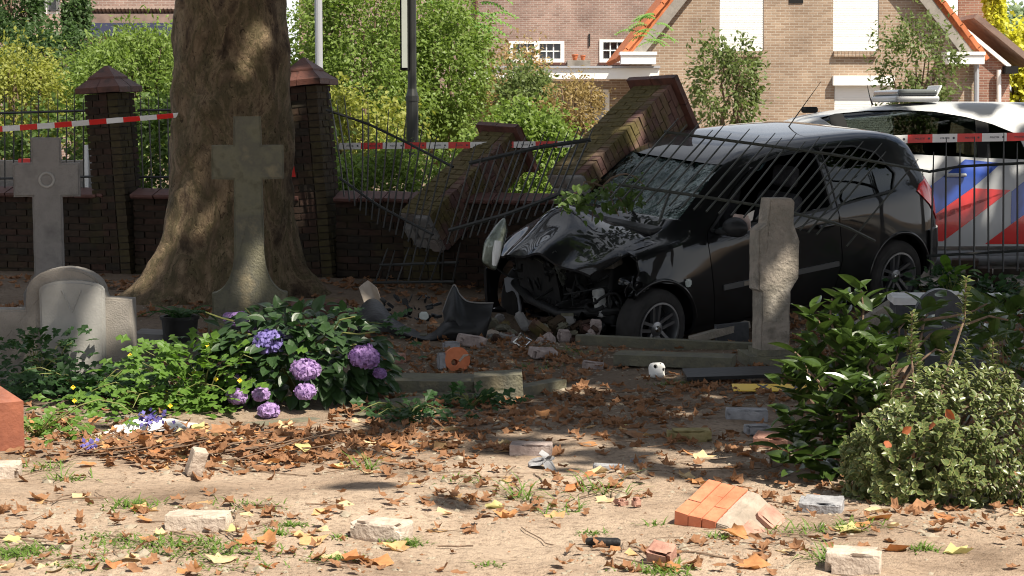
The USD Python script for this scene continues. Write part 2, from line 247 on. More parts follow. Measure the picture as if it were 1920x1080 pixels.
# ---------------------------------------------------------------- leaves, foliage
T_ELL = (V([(0,0,0),(.28,-.44,.06),(.28,.44,.06),(.34,0,-.03),(.66,-.4,.03),(.66,.4,.03),(.7,0,-.04),(1,0,-.10)]), V([(0,3,1),(0,2,3),(1,3,4),(3,6,4),(3,2,5),(3,5,6),(4,6,7),(6,5,7)]))
T_DIA = (V([(0,0,0),(.5,-.5,.06),(.5,.5,.06),(1,0,-.08)]), V([(0,2,1),(1,2,3)]))
T_GRASS = (V([(0,-.5,0),(0,.5,0),(.5,-.38,.0),(.5,.38,.0),(1,0,-.25)]), V([(0,1,2),(1,3,2),(2,3,4)]))
def T_PLANE(seed, curl=.5):
    """A lobed plane-tree leaf, curled as it dries: a fan of rings round its centre."""
    r = rng(seed); lob = V([.62,.58,.74,.62,1.0,.66,.95,.62,.76,.58,.6,.3]); n = len(lob)
    an = np.pi*1.0 + np.arange(n)*2*np.pi/n + .26
    rad = lob*(1+r.uniform(-.15,.15,n))
    ring = np.stack([np.cos(an)*rad, np.sin(an)*rad, 0*an], 1); mid = ring*.5
    v = np.vstack([[(0,0,0)], mid, ring]) * .55
    f = []
    for i in range(n):
        j = (i+1) % n; f += [(0,1+i,1+j), (1+i,1+n+i,1+n+j), (1+i,1+n+j,1+j)]
    ax = r.uniform(0, np.pi); d = v[:,0]*np.cos(ax) + v[:,1]*np.sin(ax); e = -v[:,0]*np.sin(ax) + v[:,1]*np.cos(ax)
    c = curl*r.uniform(.9, 2.2); rr = .5/c
    z = rr*(1-np.cos(d/rr)); d2 = rr*np.sin(np.clip(d/rr, -1.5, 1.5))
    z = z + .4*c*(e**2)*r.choice([-1,1]) + (meshkit.noise(v*4.5+seed*3.1, seed)-.5)*.34*min(1,c)
    return np.stack([d2*np.cos(ax)-e*np.sin(ax), d2*np.sin(ax)+e*np.cos(ax), z], 1), V(f)
def cards(pos, d, nrm, L, W, tpl):
    """Leaves at pos along d with face normal nrm."""
    tv, tf = tpl; pos = V(pos); n = len(pos)
    d = d/(np.linalg.norm(d, axis=1, keepdims=True)+1e-9); s = np.cross(nrm, d); s /= np.linalg.norm(s, axis=1, keepdims=True)+1e-9; u = np.cross(d, s)
    L = np.broadcast_to(L, (n,)); W = np.broadcast_to(W, (n,))
    v = pos[:,None] + (tv[None,:,0]*L[:,None])[...,None]*d[:,None] + (tv[None,:,1]*W[:,None])[...,None]*s[:,None] + (tv[None,:,2]*L[:,None])[...,None]*u[:,None]
    f = tf[None] + (np.arange(n)*len(tv))[:,None,None]
    return v.reshape(-1,3), f.reshape(-1,3)
def unit(n, r):
    v = r.normal(size=(n,3)); return v/np.linalg.norm(v, axis=1, keepdims=True)
def crown(c, rad, nclump, nleaf, L, ratio, seed, tpl=T_DIA, spread=.28, shell=.55, droop=.2, up=.5, flat=0.):
    """Leaves in clumps through an uneven crown."""
    r = rng(seed); rad = V(rad, float)
    d = unit(nclump, r); k = shell + (1-shell)*r.random(nclump)**.6
    lump = .62 + .55*meshkit.noise(d*1.9+seed*5.7, seed)
    cc = d*(k*lump)[:,None]
    i = r.integers(0, nclump, nleaf); sz = (.55+.9*r.random(nclump))*spread
    p = cc[i] + r.normal(size=(nleaf,3))*sz[i][:,None]*.62
    if flat: p = p[p[:,2] > -flat]
    n = len(p); out = p/(np.linalg.norm(p, axis=1, keepdims=True)+1e-6)
    pos = V(c) + p*rad
    dirs = unit(n, r)*.8 + out*.7 + V([0,0,-droop]); nr = unit(n, r)*.8 + out*.5 + V([0,0,up])
    ln = L*r.uniform(.6, 1.3, n)
    return cards(pos, dirs, nr, ln, ln*ratio*r.uniform(.8,1.2,n), tpl)
def limbs(base, tips, r0, r1, seed, k=6, n=6):
    b = MB(); r = rng(seed)
    for t in tips:
        t = V(t, float); q = np.linspace(0, 1, n)[:,None]
        pts = V(base) + (t-V(base))*q + r.normal(size=(n,3))*np.linalg.norm(t-V(base))*.035*np.sin(q*np.pi); pts[:,2] += np.linalg.norm(t[:2]-V(base)[:2])*.25*np.sin(q[:,0]*np.pi)
        b.tube(pts, np.linspace(r0, r1, n), k)
    return b

# ---------------------------------------------------------------- ground, road, pavement
def axis_(lo, hi, step, far):
    a = np.arange(lo, hi+1e-6, step); g = [step]
    out = []
    x = hi
    while x < far: g.append(g[-1]*1.35); x += g[-1]; out.append(x)
    out2 = []; x = lo; st = step
    while x > -far: st *= 1.35; x -= st; out2.append(x)
    return np.r_[out2[::-1], a, out]
xs, ys = axis_(-5.2, 5.2, .035, 900), np.r_[-900, -300, -100, -40, -15, -5, 0, 2, 3.5, axis_(4.6, 16.4, .035, 900)[axis_(4.6, 16.4, .035, 900) > 4.59]]
X, Y = np.meshgrid(xs, ys)
gv = np.stack([X, Y, gz(X, Y)], -1).reshape(-1,3)
i, j = np.meshgrid(np.arange(len(ys)-1), np.arange(len(xs)-1), indexing='ij'); a = i*len(xs)+j
gq = np.stack([a, a+1, a+len(xs)+1, a+len(xs)], -1).reshape(-1,4)
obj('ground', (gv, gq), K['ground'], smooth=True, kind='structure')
WA = math.atan(.27); WD = V([math.cos(WA), -math.sin(WA), 0]); WN = V([-math.sin(WA), -math.cos(WA), 0])   # along the wall; its face towards the graves
def wallD(x): return 16.2 - .27*(x + 4.57)
def WP(x, back=0., z=0.): p = V([x, wallD(x), z]); return p - WN*back
def strip(name, mat, b0, b1, z):
    q = [WP(-40, b0, z), WP(40, b0, z), WP(40, b1, z), WP(-40, b1, z)]
    for p in q: p[2] = z
    obj(name, (V(q), V([[0,1,2,3]])), mat, kind='structure')
strip('pavement', K['paving'], .55, 1.35, .05)
strip('road', K['asphalt'], 1.5, 6.0, .03)
obj('kerb', trimesh.creation.box((80, .15, .14), mat4(rz(-WA), WP(0, 1.42, .06))), K['concrete'], kind='structure')

# ---------------------------------------------------------------- houses across the road
HB = brickwall('tan_brickwork', (.255,.18,.13), (.35,.265,.2), (.40,.36,.31))
PB = brickwall('pink_brickwork', (.235,.155,.132), (.33,.225,.195), (.40,.36,.33))
CB = brickwall('red_brickwork', (.24,.12,.09), (.34,.185,.14), (.38,.33,.29))
def quad_wall(poly_px, D, thick, holes=()):
    pts = [P(x, y, D) for x, y in poly_px]
    pl = Polygon([(p[0], p[2]) for p in pts], [[(P(x,y,D)[0], P(x,y,D)[2]) for x, y in h] for h in holes])
    t = prism(pl, thick); t.apply_transform(XZ); t.apply_translation((0, D+thick, 0)); return t
def rect(x0, y0, x1, y1): return [(x0,y0),(x1,y0),(x1,y1),(x0,y1)]
def slab(x0, y0, x1, y1, D, thick, front=0.):
    """A box whose face towards us spans the pixel rectangle at depth D - front."""
    D0 = D - front; a, b = P(x0, y0, D0), P(x1, y1, D0)
    return trimesh.creation.box((abs(b[0]-a[0]), thick, abs(a[2]-b[2])), mat4(None, ((a[0]+b[0])/2, D0+thick/2, (a[2]+b[2])/2)))
HD = 41.
hs = thing('gable_house', 'tan brick house with tiled gable and closed white roller shutters', 'house')
wins = [rect(1349,-60,1432,95), rect(1562,-60,1648,95), rect(1564,145,1676,330)]
gable = [(1222,480),(1830,480),(1830,95),(1799,82),(1655,-110),(1352,-110),(1195,100),(1222,100)]
obj('wall', quad_wall(gable, HD, .3, wins), HB, hs)
sd = MB(); L0, R0 = P(1222,480,HD), P(1830,480,HD); EZ = P(1222,100,HD)[2]
for x in (L0[0]+.15, R0[0]-.15): sd.box((.3, 7.6, EZ-L0[2]), (x, HD+.31+3.8, (EZ+L0[2])/2))
sd.box((R0[0]-L0[0], .3, EZ-L0[2]), ((L0[0]+R0[0])/2, HD+8.1, (EZ+L0[2])/2)); obj('side_wall', sd, HB, hs)
for w in wins:
    x0,y0 = w[0]; x1,y1 = w[2]
    sh = obj('roller_shutter', slab(x0+1, y0+1, x1-1, y1-1, HD, .05, -.03), K['white'], hs)
    ln = MB()
    a, b = P(x0+2,y0,HD), P(x1-2,y1,HD)
    for z in np.arange(b[2]+.03, a[2], .055): ln.box((b[0]-a[0], .012, .04), ((a[0]+b[0])/2, HD+.027, z))
    obj('shutter_lath', ln, K['white'], sh)
    if y1 < 200:
        si = MB(); n = 12
        for q in range(n): si.add(slab(x0+2+q*(x1-x0-4)/n, y1+1, x0+1.2+(q+1)*(x1-x0-4)/n, y1+11, HD, .32, .09))
        obj('brick_sill', si, HB, hs)
obj('shutter_box', slab(1563,142,1677,160,HD,.2,.16), K['white'], hs)
obj('vent', slab(1480,-8,1506,6,HD,.1,.02), K['dullblack'], hs)
lx, rx, al, ar = P(1178,107,HD), P(1824,103,HD), P(1352,-113,HD), P(1655,-113,HD)
obj('roof_deck', trimesh.creation.box((ar[0]-al[0]+.2, 8.3, .14), mat4(None, ((al[0]+ar[0])/2, HD+3.95, al[2]+.12))), K['greytile'], hs)
for apx, e in ((al, lx), (ar, rx)):
    d = e - apx; Ln = np.linalg.norm(d); d /= Ln; nn = V([-d[2], 0, d[0]]); nn = nn if nn[2] > 0 else -nn
    Rm = np.stack([d, V([0,1.,0]), np.cross(d, V([0,1.,0]))], 1)
    obj('roof', trimesh.creation.box((Ln, 8.4, .12), mat4(Rm, apx + d*Ln/2 + nn*.06 + V([0,4.0,0]))), K['rooftile'], hs)
    vt = MB()
    for q in np.arange(0, Ln, .34): vt.box((.36, .3, .1), apx + d*(q+.17) + nn*.155 + V([0,-.16,0]), Rm @ eul(0, .05, 0))
    obj('verge_tiles', vt, K['rooftile'], hs)
    obj('bargeboard', trimesh.creation.box((Ln, .06, .24), mat4(Rm, apx + d*Ln/2 - nn*.12 + V([0,-.22,0]))), K['concrete'], hs)
for x0, x1 in ((1165,1230),(1778,1846)):
    gt = MB(); gt.add(slab(x0,102,x1,120,HD,.5,.6)).add(slab(x0-2,97,x1+2,103,HD,.56,.63)); obj('box_gutter', gt, K['white'], hs)
obj('downpipe', tube([P(1831,112,HD-.15), P(1831,480,HD-.15)], .06, 8), K['greyplastic'], hs)
# flat-roofed extension on its left
ex = thing('side_extension', 'low brick extension with white fascia and grey door beside the gable house', 'building')
obj('wall', quad_wall([(880,480),(1221,480),(1221,146),(880,146)], HD+.8, .3, [rect(1098,172,1138,480)]), HB, ex)
dr = obj('door', slab(1098,172,1138,480,HD+.8,.06,-.1), K['greyplastic'], ex)
fr = MB(); fr.add(slab(1095,168,1141,173,HD+.8,.1,.02)).add(slab(1135,173,1141,480,HD+.8,.1,.02)).add(slab(1095,173,1100,480,HD+.8,.1,.02)); obj('door_frame', fr, K['white'], ex)
lt = obj('glazing', slab(1101,176,1134,195,HD+.8,.02,-.07), K['winglass'], dr)
fa = MB(); fa.add(slab(878,127,1236,148,HD,.9,.3)); obj('fascia', fa, K['white'], ex)
obj('roof_edge', slab(876,123.5,1238,127.5,HD,1.0,.36), K['greyplastic'], ex)
# pink brick house behind
PD = 52.
pk = thing('pink_brick_house', 'large pinkish brick house with white paned windows behind the extension', 'house')
pw = [rect(955,77,1058,117), rect(1124,74,1228,117)]
obj('wall', quad_wall([(560,480),(1330,480),(1330,-150),(560,-150)], PD, .3, pw), PB, pk)
for w in pw:
    x0,y0 = w[0]; x1,y1 = w[2]
    f = MB(); f.add(slab(x0,y0,x1,y0+5,PD,.12,.03)).add(slab(x0,y1-7,x1,y1,PD,.12,.03))
    xm = (x0+x1)/2
    for a, b in ((x0,x0+7),(xm-5,xm+5),(x1-7,x1)): f.add(slab(a,y0+5,b,y1-7,PD,.12,.03))
    wf = obj('window', f, K['white'], pk)
    for a, b in ((x0+7,xm-5),(xm+5,x1-7)):
        bar = MB()
        for q in (1,2): bar.add(slab(a+(b-a)*q/3-1, y0+5, a+(b-a)*q/3+1, y1-7, PD, .05, -.02))
        bar.add(slab(a, (y0+y1)/2-2, b, (y0+y1)/2, PD, .045, -.022)); obj('glazing_bar', bar, K['white'], wf)
        obj('pane', slab(a, y0+5, b, y1-7, PD, .02, -.06), K['winglass'], wf)
    obj('window_sill', slab(x0-2,y1,x1+2,y1+5,PD,.3,.12), K['coping'], pk)
obj('wall_anchor', slab(1104,63,1106.5,86,PD,.05,.04), K['iron'], pk)
obj('drainpipe', tube([P(893,-145,PD-.1), P(893,200,PD-.1)], .05, 8), K['coping'], pk)
lg = obj('wall_ledge', slab(1064,113,1107,124,PD,.4,.35), K['concrete'], pk)
for x, w_, l in ((1078,11,'larger terracotta pot with pointed rim on the ledge'), (1093,9,'smaller round terracotta pot on the same ledge')):
    b = P(x, 113, PD-.2); s = w_/61.5
    prof = [(0,0),(s*.3,0),(s*.42,s*.35),(s*.5,s*.8),(s*.56,s*.8),(s*.56,s),(s*.44,s),(s*.3,s*.6),(0,s*.5)]
    t = trimesh.creation.revolve(prof, sections=16); t.apply_translation(b); obj('flower_pot', t, K['terracotta'], label=l, cat='pot')
# low building at the left behind the trees
lb = thing('tiled_outbuilding', 'pinkish building with tiled eave and dark blue band behind the left trees', 'building')
LD = 45.
obj('wall', quad_wall([(-120,480),(420,480),(420,-220),(-120,-220)], LD, .3, [rect(50,-30,112,26)]), PB, lb)
w = MB(); w.add(slab(50,-30,112,26,LD,.05,-.08)); wn = obj('window', w, K['white'], lb)
for a, b in ((54,66),(69,86),(90,108)): obj('pane', slab(a,-30,b,22,LD,.02,-.02), pane(f'sky_pane_{a}', (.5,.5,.5), .05), wn)
rl = MB(); a, b = P(135,24,LD-1.0), P(345,43,LD-1.6)
for k in range(30):
    x = a[0] + (b[0]-a[0])*(k+.5)/30
    rl.add(trimesh.creation.cylinder(.055, 1.0, sections=8), mat4(Rot.from_euler('x', 62, degrees=True).as_matrix(), (x, LD-.75, P(0,33,LD-.75)[2])))
rl.add(slab(135,26,345,43,LD-1.2,1.1,0)); obj('eave_tiles', rl, K['greytile'], lb)
obj('blue_band', slab(135,43,345,68,LD-1.1,.25,.1), plain('blue_board', (.03,.035,.075), .5), lb)
# right: annex, chimney, ivy
an = thing('brick_annex', 'red brick annex with white verge board right of the gable house', 'building')
AD = 42.5
obj('wall', quad_wall([(1832,480),(1893,480),(1893,132),(1800,46),(1795,60),(1832,100)], AD, .3), CB, an)
def board(p0, p1, D, th, w, mat, name, parent, up=0., dep=.1):
    a, b = P(*p0, D), P(*p1, D); d = b-a; Ln = np.linalg.norm(d); d /= Ln; R = np.stack([d, V([0,1.,0]), np.cross(d, V([0,1.,0]))], 1)
    return obj(name, trimesh.creation.box((Ln, dep, w), mat4(R, (a+b)/2 + R[:,2]*up)), mat, parent)
board((1800,48),(1893,125),AD-.1,.1,.09,K['white'],'verge_board',an)
board((1798,36),(1906,124),AD+1.4,.1,.14,K['greytile'],'roof',an,0.,3.2)
obj('gutter', slab(1886,124,1909,138,AD,2.5,.3), K['dullblack'], an)
obj('downpipe', tube([P(1873,131,AD-.12), P(1873,480,AD-.12)], .055, 8), K['white'], an)
cb = thing('chimney_block', 'tall red brick chimney block above the annex roof', 'chimney')
q0 = P(1797,140,46.)
t = trimesh.creation.box((.98, 2.4, 9)); t.apply_transform(mat4(rz(-.12), P(1824,-100,47.2) )); obj('shaft', t, CB, cb)
t = trimesh.creation.box((.6, .5, 5)); t.apply_transform(mat4(rz(-.12), P(1852,0,46.4))); obj('side_pier', t, CB, cb)
wb = thing('white_dormer', 'white painted dormer side above the right roof slope', 'dormer')
obj('cheek', slab(1752,-30,1795,47,HD+3,.4), K['white'], wb)
obj('cap', slab(1748,-36,1799,-29,HD+3,.7,.1), K['greyplastic'], wb)

# ---------------------------------------------------------------- trees and shrubs beyond the wall
GRN = lambda n, *c, t=.42, k=2.4: leafm(n, [tuple(min(.6,k*x*m) for x, m in zip(q, (1.3,1.04,1.25))) for q in c], t, .5, .3, 1.35)
LM = dict(dark=GRN('conifer_leaf', (.02,.045,.012),(.035,.07,.02),(.055,.09,.025)), light=GRN('light_leaf', (.055,.10,.018),(.10,.17,.03),(.075,.13,.022),(.14,.2,.045)),
    yel=GRN('yellow_leaf', (.085,.115,.02),(.125,.145,.03),(.06,.095,.015),(.145,.15,.04)), mid=GRN('ivy_leaf', (.03,.06,.012),(.055,.105,.02),(.085,.15,.03)), ail=GRN('frond_leaf', (.06,.14,.03),(.10,.2,.045)),
    tan=GRN('dry_leaf', (.12,.11,.04),(.2,.15,.05),(.08,.09,.03)), rust=GRN('rusty_leaf', (.095,.088,.03),(.115,.115,.035),(.065,.08,.022)), sparse=GRN('shrub_leaf', (.045,.075,.02),(.09,.12,.03),(.14,.15,.05)), lime=GRN('lime_ivy', (.2,.26,.03),(.28,.32,.05),(.15,.2,.03)), far=GRN('far_leaf', (.08,.13,.06),(.12,.18,.09)))
def bbox(x0, y0, x1, y1, D):
    a, b = P(x0, y0, D), P(x1, y1, D); return (a+b)/2, (b[0]-a[0])/2, (a[2]-b[2])/2
def bush(name, label, cat, px, D, depth, mat, nc, nl, L, ratio, seed, stem=True, tpl=T_DIA, group=None, **kw):
    c, hx, hz = bbox(*px, D); c = c + V([0, depth, 0])
    t = thing(name, label, cat, group)
    obj('foliage', crown(c, (hx*1.12, depth, hz*1.12), nc, nl, L, ratio, seed, tpl, **kw), mat, t, kind='stuff')
    if stem:
        r = rng(seed+1); base = V([c[0], c[1], 0.])
        tips = [c + V([r.uniform(-.7,.7)*hx, r.uniform(-.5,.5)*depth, r.uniform(0,.8)*hz]) for _ in range(7)]
        obj('stems', limbs(base, tips, .05, .012, seed), K['twig'], t)
    return t
bush('conifer', 'dark green conifer rising behind the left fence', 'tree', (-70,45,150,210), 24, 1.2, LM['dark'], 130, 12000, .09, .45, 1, spread=.2)
bush('conifer', 'slim dark conifer right of the white window at top left', 'tree', (108,-40,152,75), 26, .4, LM['dark'], 50, 2600, .08, .45, 21, spread=.25)
bush('conifer', 'dark conifer top in the upper left corner', 'tree', (-60,-60,52,75), 25, .8, LM['dark'], 60, 4000, .09, .45, 22, spread=.25)
bush('yellow_shrub', 'yellow-green shrub at the left edge behind the fence', 'shrub', (-90,85,85,300), 20.5, .8, LM['yel'], 90, 9000, .06, .5, 2, spread=.22)
bush('willow_shrub', 'broad light green shrub with narrow leaves behind the left brick pillar', 'shrub', (60,45,370,320), 21.5, 1.1, LM['light'], 170, 24000, .09, .3, 3, spread=.22)
bush('ivy_hedge', 'dark ivy hedge low behind the left fence panels', 'hedge', (-60,190,620,470), 19.2, .6, LM['mid'], 200, 12000, .085, .8, 4, stem=False, spread=.2)
bush('broad_tree', 'large yellow-green leafy tree between the trunk and the black post', 'tree', (520,-110,800,330), 24, 1.6, LM['light'], 210, 30000, .08, .45, 5, spread=.2)
bush('broad_tree', 'light green leafy tree right of the black post', 'tree', (740,-10,910,320), 25, 1.2, LM['light'], 150, 18000, .08, .45, 6, spread=.2)
bush('yellowing_shrub', 'yellowing low shrub behind the bent fence and red pillar cap', 'shrub', (550,165,770,330), 21, .7, LM['yel'], 80, 5200, .075, .6, 7)
bush('leafy_hedge', 'bright green hedge below the extension, behind the fallen pillars', 'hedge', (840,205,1140,480), 21, .9, LM['light'], 170, 15000, .07, .7, 8, stem=False, spread=.2)
bush('leafy_hedge', 'sunlit ground ivy hedge seen through the bent fence', 'hedge', (560,275,900,480), 18.6, .6, LM['light'], 190, 14000, .06, .6, 9, stem=False, spread=.16)
bush('olive_shrub', 'thin olive shrub hiding the left paned window', 'shrub', (890,70,1025,250), 26, .8, LM['tan'], 70, 4200, .075, .4, 10)
bush('dark_shrub', 'dark green shrub below the extension fascia', 'shrub', (930,120,1045,240), 24.5, .6, LM['sparse'], 60, 3800, .08, .5, 11)
bush('rusty_shrub', 'orange-tinged dry shrub in front of the grey door', 'shrub', (1015,150,1130,260), 23, .5, LM['rust'], 70, 3300, .07, .35, 12)
bush('espalier_shrub', 'loose upright shrub in front of the left shuttered window', 'shrub', (1288,55,1440,260), 33, .5, LM['sparse'], 70, 2600, .12, .45, 13, spread=.2)
bush('espalier_shrub', 'loose upright shrub against the brick right of the shutters', 'shrub', (1655,25,1800,260), 36, .5, LM['sparse'], 70, 2600, .13, .45, 14, spread=.2)
bush('ivy_column', 'tall bright lime ivy at the right edge beside the annex', 'ivy', (1872,55,1990,280), 44, .9, LM['lime'], 110, 8000, .16, .8, 15, spread=.2)
bush('ivy_column', 'narrow lime ivy climbing the chimney block edge', 'ivy', (1858,-60,1882,110), 44.6, .3, LM['lime'], 50, 2200, .14, .8, 16, stem=False, spread=.25)
bush('distant_tree', 'pale distant tree under the sky at top right', 'tree', (1865,18,1990,130), 70, 2., LM['far'], 60, 4000, .25, .6, 17)
def frond_tree(px, D, label, seed, n=26):
    c, hx, hz = bbox(*px, D); t = thing('frond_tree', label, 'tree'); r = rng(seed); b = MB(); q = MB()
    for k in range(n):
        a = c + V([r.uniform(-1,1)*hx, r.uniform(-.5,.5), r.uniform(-.9,.9)*hz]); an = r.uniform(-.6, .9); d = V([math.cos(an)*r.choice([-1,1]), r.uniform(-.4,.4), .35+.3*r.random()])*.42
        u = np.linspace(0,1,9)[:,None]; pts = a + d*u + V([0,0,-.28])*u**2; b.tube(pts, .006, 4)
        pos = np.repeat(pts[1:], 2, 0); sd_ = np.tile(np.cross(d, [0,0,1.])[None], (16,1))*np.tile([[1],[-1]], (8,1)); dirs = sd_/.42 + d*.8 + V([0,0,-.35])
        q.add(cards(pos, dirs, np.tile([[0,-.3,1.]], (16,1)), .17, .045, T_DIA))
    obj('foliage', q, LM['ail'], t, kind='stuff'); obj('stems', b, K['stem'], t)
frond_tree((800,-30,915,110), 27, 'feathery fronded tree beside the drainpipe of the pink house', 41, 40)
frond_tree((1188,22,1240,90), 38, 'feathery green frond against the gable verge', 42, 16)

# ---------------------------------------------------------------- posts beyond the wall
gp = thing('lamp_post', 'pale grey round lamp post rising behind the brick pillar', 'lamp post')
gb = P(598,100,21.); gx = gb[0]
obj('shaft', tube([(gx,21,0),(gx,21,1.2),(gx,21,6.)], [.06,.048,.042], 12), K['greyplastic'], gp)
obj('collar', tube([(gx,21,1.15),(gx,21,1.3)], .062, 12), K['greyplastic'], gp)
bp = thing('notice_post', 'black post carrying a narrow dark framed notice case', 'post')
bx = P(773,200,20.)[0]
obj('shaft', tube([(bx,20,0),(bx,20,1.72),(bx,20,1.8),(bx,20,6)], [.075,.072,.052,.052], 14), K['iron'], bp)
obj('collar', tube([(bx,20,1.66),(bx,20,1.72)], .079, 14), K['iron'], bp)
ca = slab(749,-120,766,131,20,.5,.1); cse = obj('case_frame', ca, K['dullblack'], bp)
obj('display_panel', slab(752,-116,764,127,20,.02,.125), plain('pale_panel', (.35,.37,.33), .15), cse)
obj('bracket', slab(760,0,772,5,20,.08,-.02), K['iron'], bp)
# grey bench-like wall and bin seen through the left fence
gw = thing('garden_wall', 'pale grey rendered low wall beyond the left fence', 'wall')
obj('render', slab(-60,301,190,340,18.4,.2), K['concrete'], gw); obj('plinth', slab(-60,340,190,430,18.4,.26,.03), K['greystone'], gw)
rbx = thing('red_edged_box', 'white box with red lid edge behind the left stone cross', 'box')
obj('body', slab(36,304,70,345,18.,.25), K['whiteplastic'], rbx); obj('lid', slab(34,298,72,305,18.,.29,.02), K['tapered'], rbx)
pp = thing('white_post', 'short white and grey post behind the fence near the brick pillar', 'post')
obj('shaft', slab(157,272,167,420,18.2,.07), K['white'], pp); obj('side', slab(168,276,181,420,18.25,.07), K['greyplastic'], pp)

# ---------------------------------------------------------------- brick wall, pillars, iron fence
TOPZ = .74
def brick_piece(sz, c, R, seed, amp=.0035):
    r = rng(seed); v = trimesh.creation.box(sz); p = V(v.vertices) + r.uniform(-amp, amp, (8,3)); return p @ R.T + c, V(v.faces)
def wall_run(name, label, x0, x1, top, seed, cop=True, ragged=False):
    t = thing(name, label, 'wall'); r = rng(seed); R = rz(-WA)
    a, b = WP(x0), WP(x1); Ln = np.linalg.norm(b-a); z0 = -.12
    if not ragged: obj('mortar_core', trimesh.creation.box((Ln, .2, top-z0), mat4(R, (a+b)/2 - WN*.122 + V([0,0,(top+z0)/2]))), K['darkmortar'], t)
    n = int((top-z0)/.0625); k = 0
    for c in range(n):
        z = top - (c+.5)*.0625
        s = -.11 if c % 2 else 0.
        while s < Ln-.02:
            l0, l1 = max(s, 0), min(s+.21, Ln); s += .221
            if l1-l0 < .03: continue
            if ragged and (c < 4 and r.random() < .75-.17*c): continue
            dep = .22 if ragged else .1
            m = a + WD*((l0+l1)/2) - WN*(dep/2 + r.uniform(-.005,.004)) + V([0,0,z])
            obj('brick', brick_piece((l1-l0, dep, .052), m, R @ eul(0, r.normal()*.01, r.normal()*.012), seed*1000+k), BR[int(r.integers(4))], t); k += 1
    if cop:
        s = 0.
        while s < Ln-.05:
            l = min(.235, Ln-s); m = a + WD*(s+l/2) - WN*.11 + V([0,0,top+.03])
            cs = V([(-.19,-.02),(-.17,-.035),(.17,-.035),(.19,-.02),(.19,.0),(0.02,.055),(-.02,.055),(-.19,.0)])
            tl = prism(cs, l-.008); tl.apply_translation((0,0,-(l-.008)/2)); tl.apply_transform(mat4(V([[0,0,1.],[1,0,0],[0,1,0]])))
            tl.apply_transform(mat4(R @ eul(r.normal()*.015, r.normal()*.02, 0), m)); obj('coping_tile', tl, K['coping'], t); s += .24
    return t
XP1, XP2 = -3.70, -1.76
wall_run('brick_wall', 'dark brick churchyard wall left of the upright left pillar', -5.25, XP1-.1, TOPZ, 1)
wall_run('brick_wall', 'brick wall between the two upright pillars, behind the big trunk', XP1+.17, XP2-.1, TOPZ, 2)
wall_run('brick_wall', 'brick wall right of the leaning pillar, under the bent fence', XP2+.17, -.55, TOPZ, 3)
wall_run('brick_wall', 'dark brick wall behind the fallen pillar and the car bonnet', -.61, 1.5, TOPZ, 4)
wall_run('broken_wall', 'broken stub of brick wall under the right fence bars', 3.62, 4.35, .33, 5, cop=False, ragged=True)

RUBG = stone('sooty_mortar', [(.12,.10,.09),(.21,.18,.16)], 14., .95, .6, 70.)
def pillar(name, label, L, M, seed, mats, mossy, cap=True, w=.335, whole=True, base_mat='darkmortar'):
    """A square brick pillar of length L along local z with a two-tier tiled cap."""
    t = thing(name, label, 'pillar', M=M); r = rng(seed)
    obj('mortar_core', trimesh.creation.box((w-.03, w-.03, L-.004), mat4(None, (0,0,L/2))), K[base_mat], t)
    n = int(L/.0625); k = 0
    for c in range(n):
        z = (c+.5)*L/n
        for sd in range(4):
            R = rz(sd*math.pi/2); k1, k2 = (w-.12)*.655, (w-.12)*.345; lay = [(-w/2, -w/2+k1), (-w/2+k1+.01, w/2-.11)] if (c+sd) % 2 else [(-w/2, -w/2+k2), (-w/2+k2+.01, w/2-.11)]
            for a, b in lay:
                if b-a < .03: continue
                m = R @ V([(a+b)/2, -w/2+.05+r.uniform(-.004,.003), 0]) + V([0,0,z])
                use = mossy if sd in whole_moss(whole) else mats
                obj('brick', brick_piece((b-a, .1, L/n-.0105), m, R, seed*1000+k, .0025), use[int(r.integers(len(use)))], t); k += 1
    if base_mat == 'mortar':
        for q, (a0, a1, b0, b1) in enumerate(((-.48,-.02,.2,.48),(.0,.48,.2,.48),(-.48,.12,-.14,.18),(.14,.48,-.14,.18),(-.48,-.12,-.48,-.16),(-.10,.48,-.48,-.16))):
            v, f = worn(((a1-a0)*w, (b1-b0)*w, .06), .03, .007, seed*9+q, .04); obj('broken_brick', (v + V([(a0+a1)/2*w, (b0+b1)/2*w, r.uniform(-.025,.02)]), f), [K['greystone'], RUBG, K['greystone']][q % 3], t, smooth=22)
    if cap:
        cp = MB()
        for sd in range(4):
            R = rz(sd*math.pi/2); hw = w/2+.06
            for q in range(2):
                a, b = -hw+q*hw+.003, -hw+(q+1)*hw-.003
                z0, z1 = L+.004, L+.055; i0 = .115
                v = V([(a,-hw,z0),(b,-hw,z0),(b,-hw,z1),(a,-hw,z1),(a*i0/hw,-i0,L+.15),(b*i0/hw,-i0,L+.15),(a*.3,-.06,z0),(b*.3,-.06,z0)])
                f = V([(0,1,2),(0,2,3),(3,2,5),(3,5,4),(0,6,7),(0,7,1),(6,4,5),(6,5,7),(0,3,4),(0,4,6),(1,7,5),(1,5,2)])
                obj('cap_tile', (v @ R.T + V([0,0,r.uniform(-.004,.004)]), f), K['captile'], t)
        prof = [(0,L+.26),(.02,L+.258),(.185*w/.335,L+.155),(.192,L+.14),(.185,L+.128),(0,L+.128)]
        h = trimesh.creation.revolve(prof[::-1], sections=4); h.apply_transform(mat4(rz(math.pi/4))); h.apply_scale(1)
        obj('cap_top', h, K['captile'], t)
    return t
def whole_moss(w): return w if isinstance(w, tuple) else ()
def lean(x, dx, dy, z=0., yaw=0.): return mat4(eul(dy, dx, 0) @ rz(-WA+yaw), WP(x, .11, z))
pillar('brick_pillar', 'upright mossy brick pillar with red tiled cap at the left', 1.77, lean(XP1, -.055, 0., -.06), 11, BR, DO, whole=(1,))
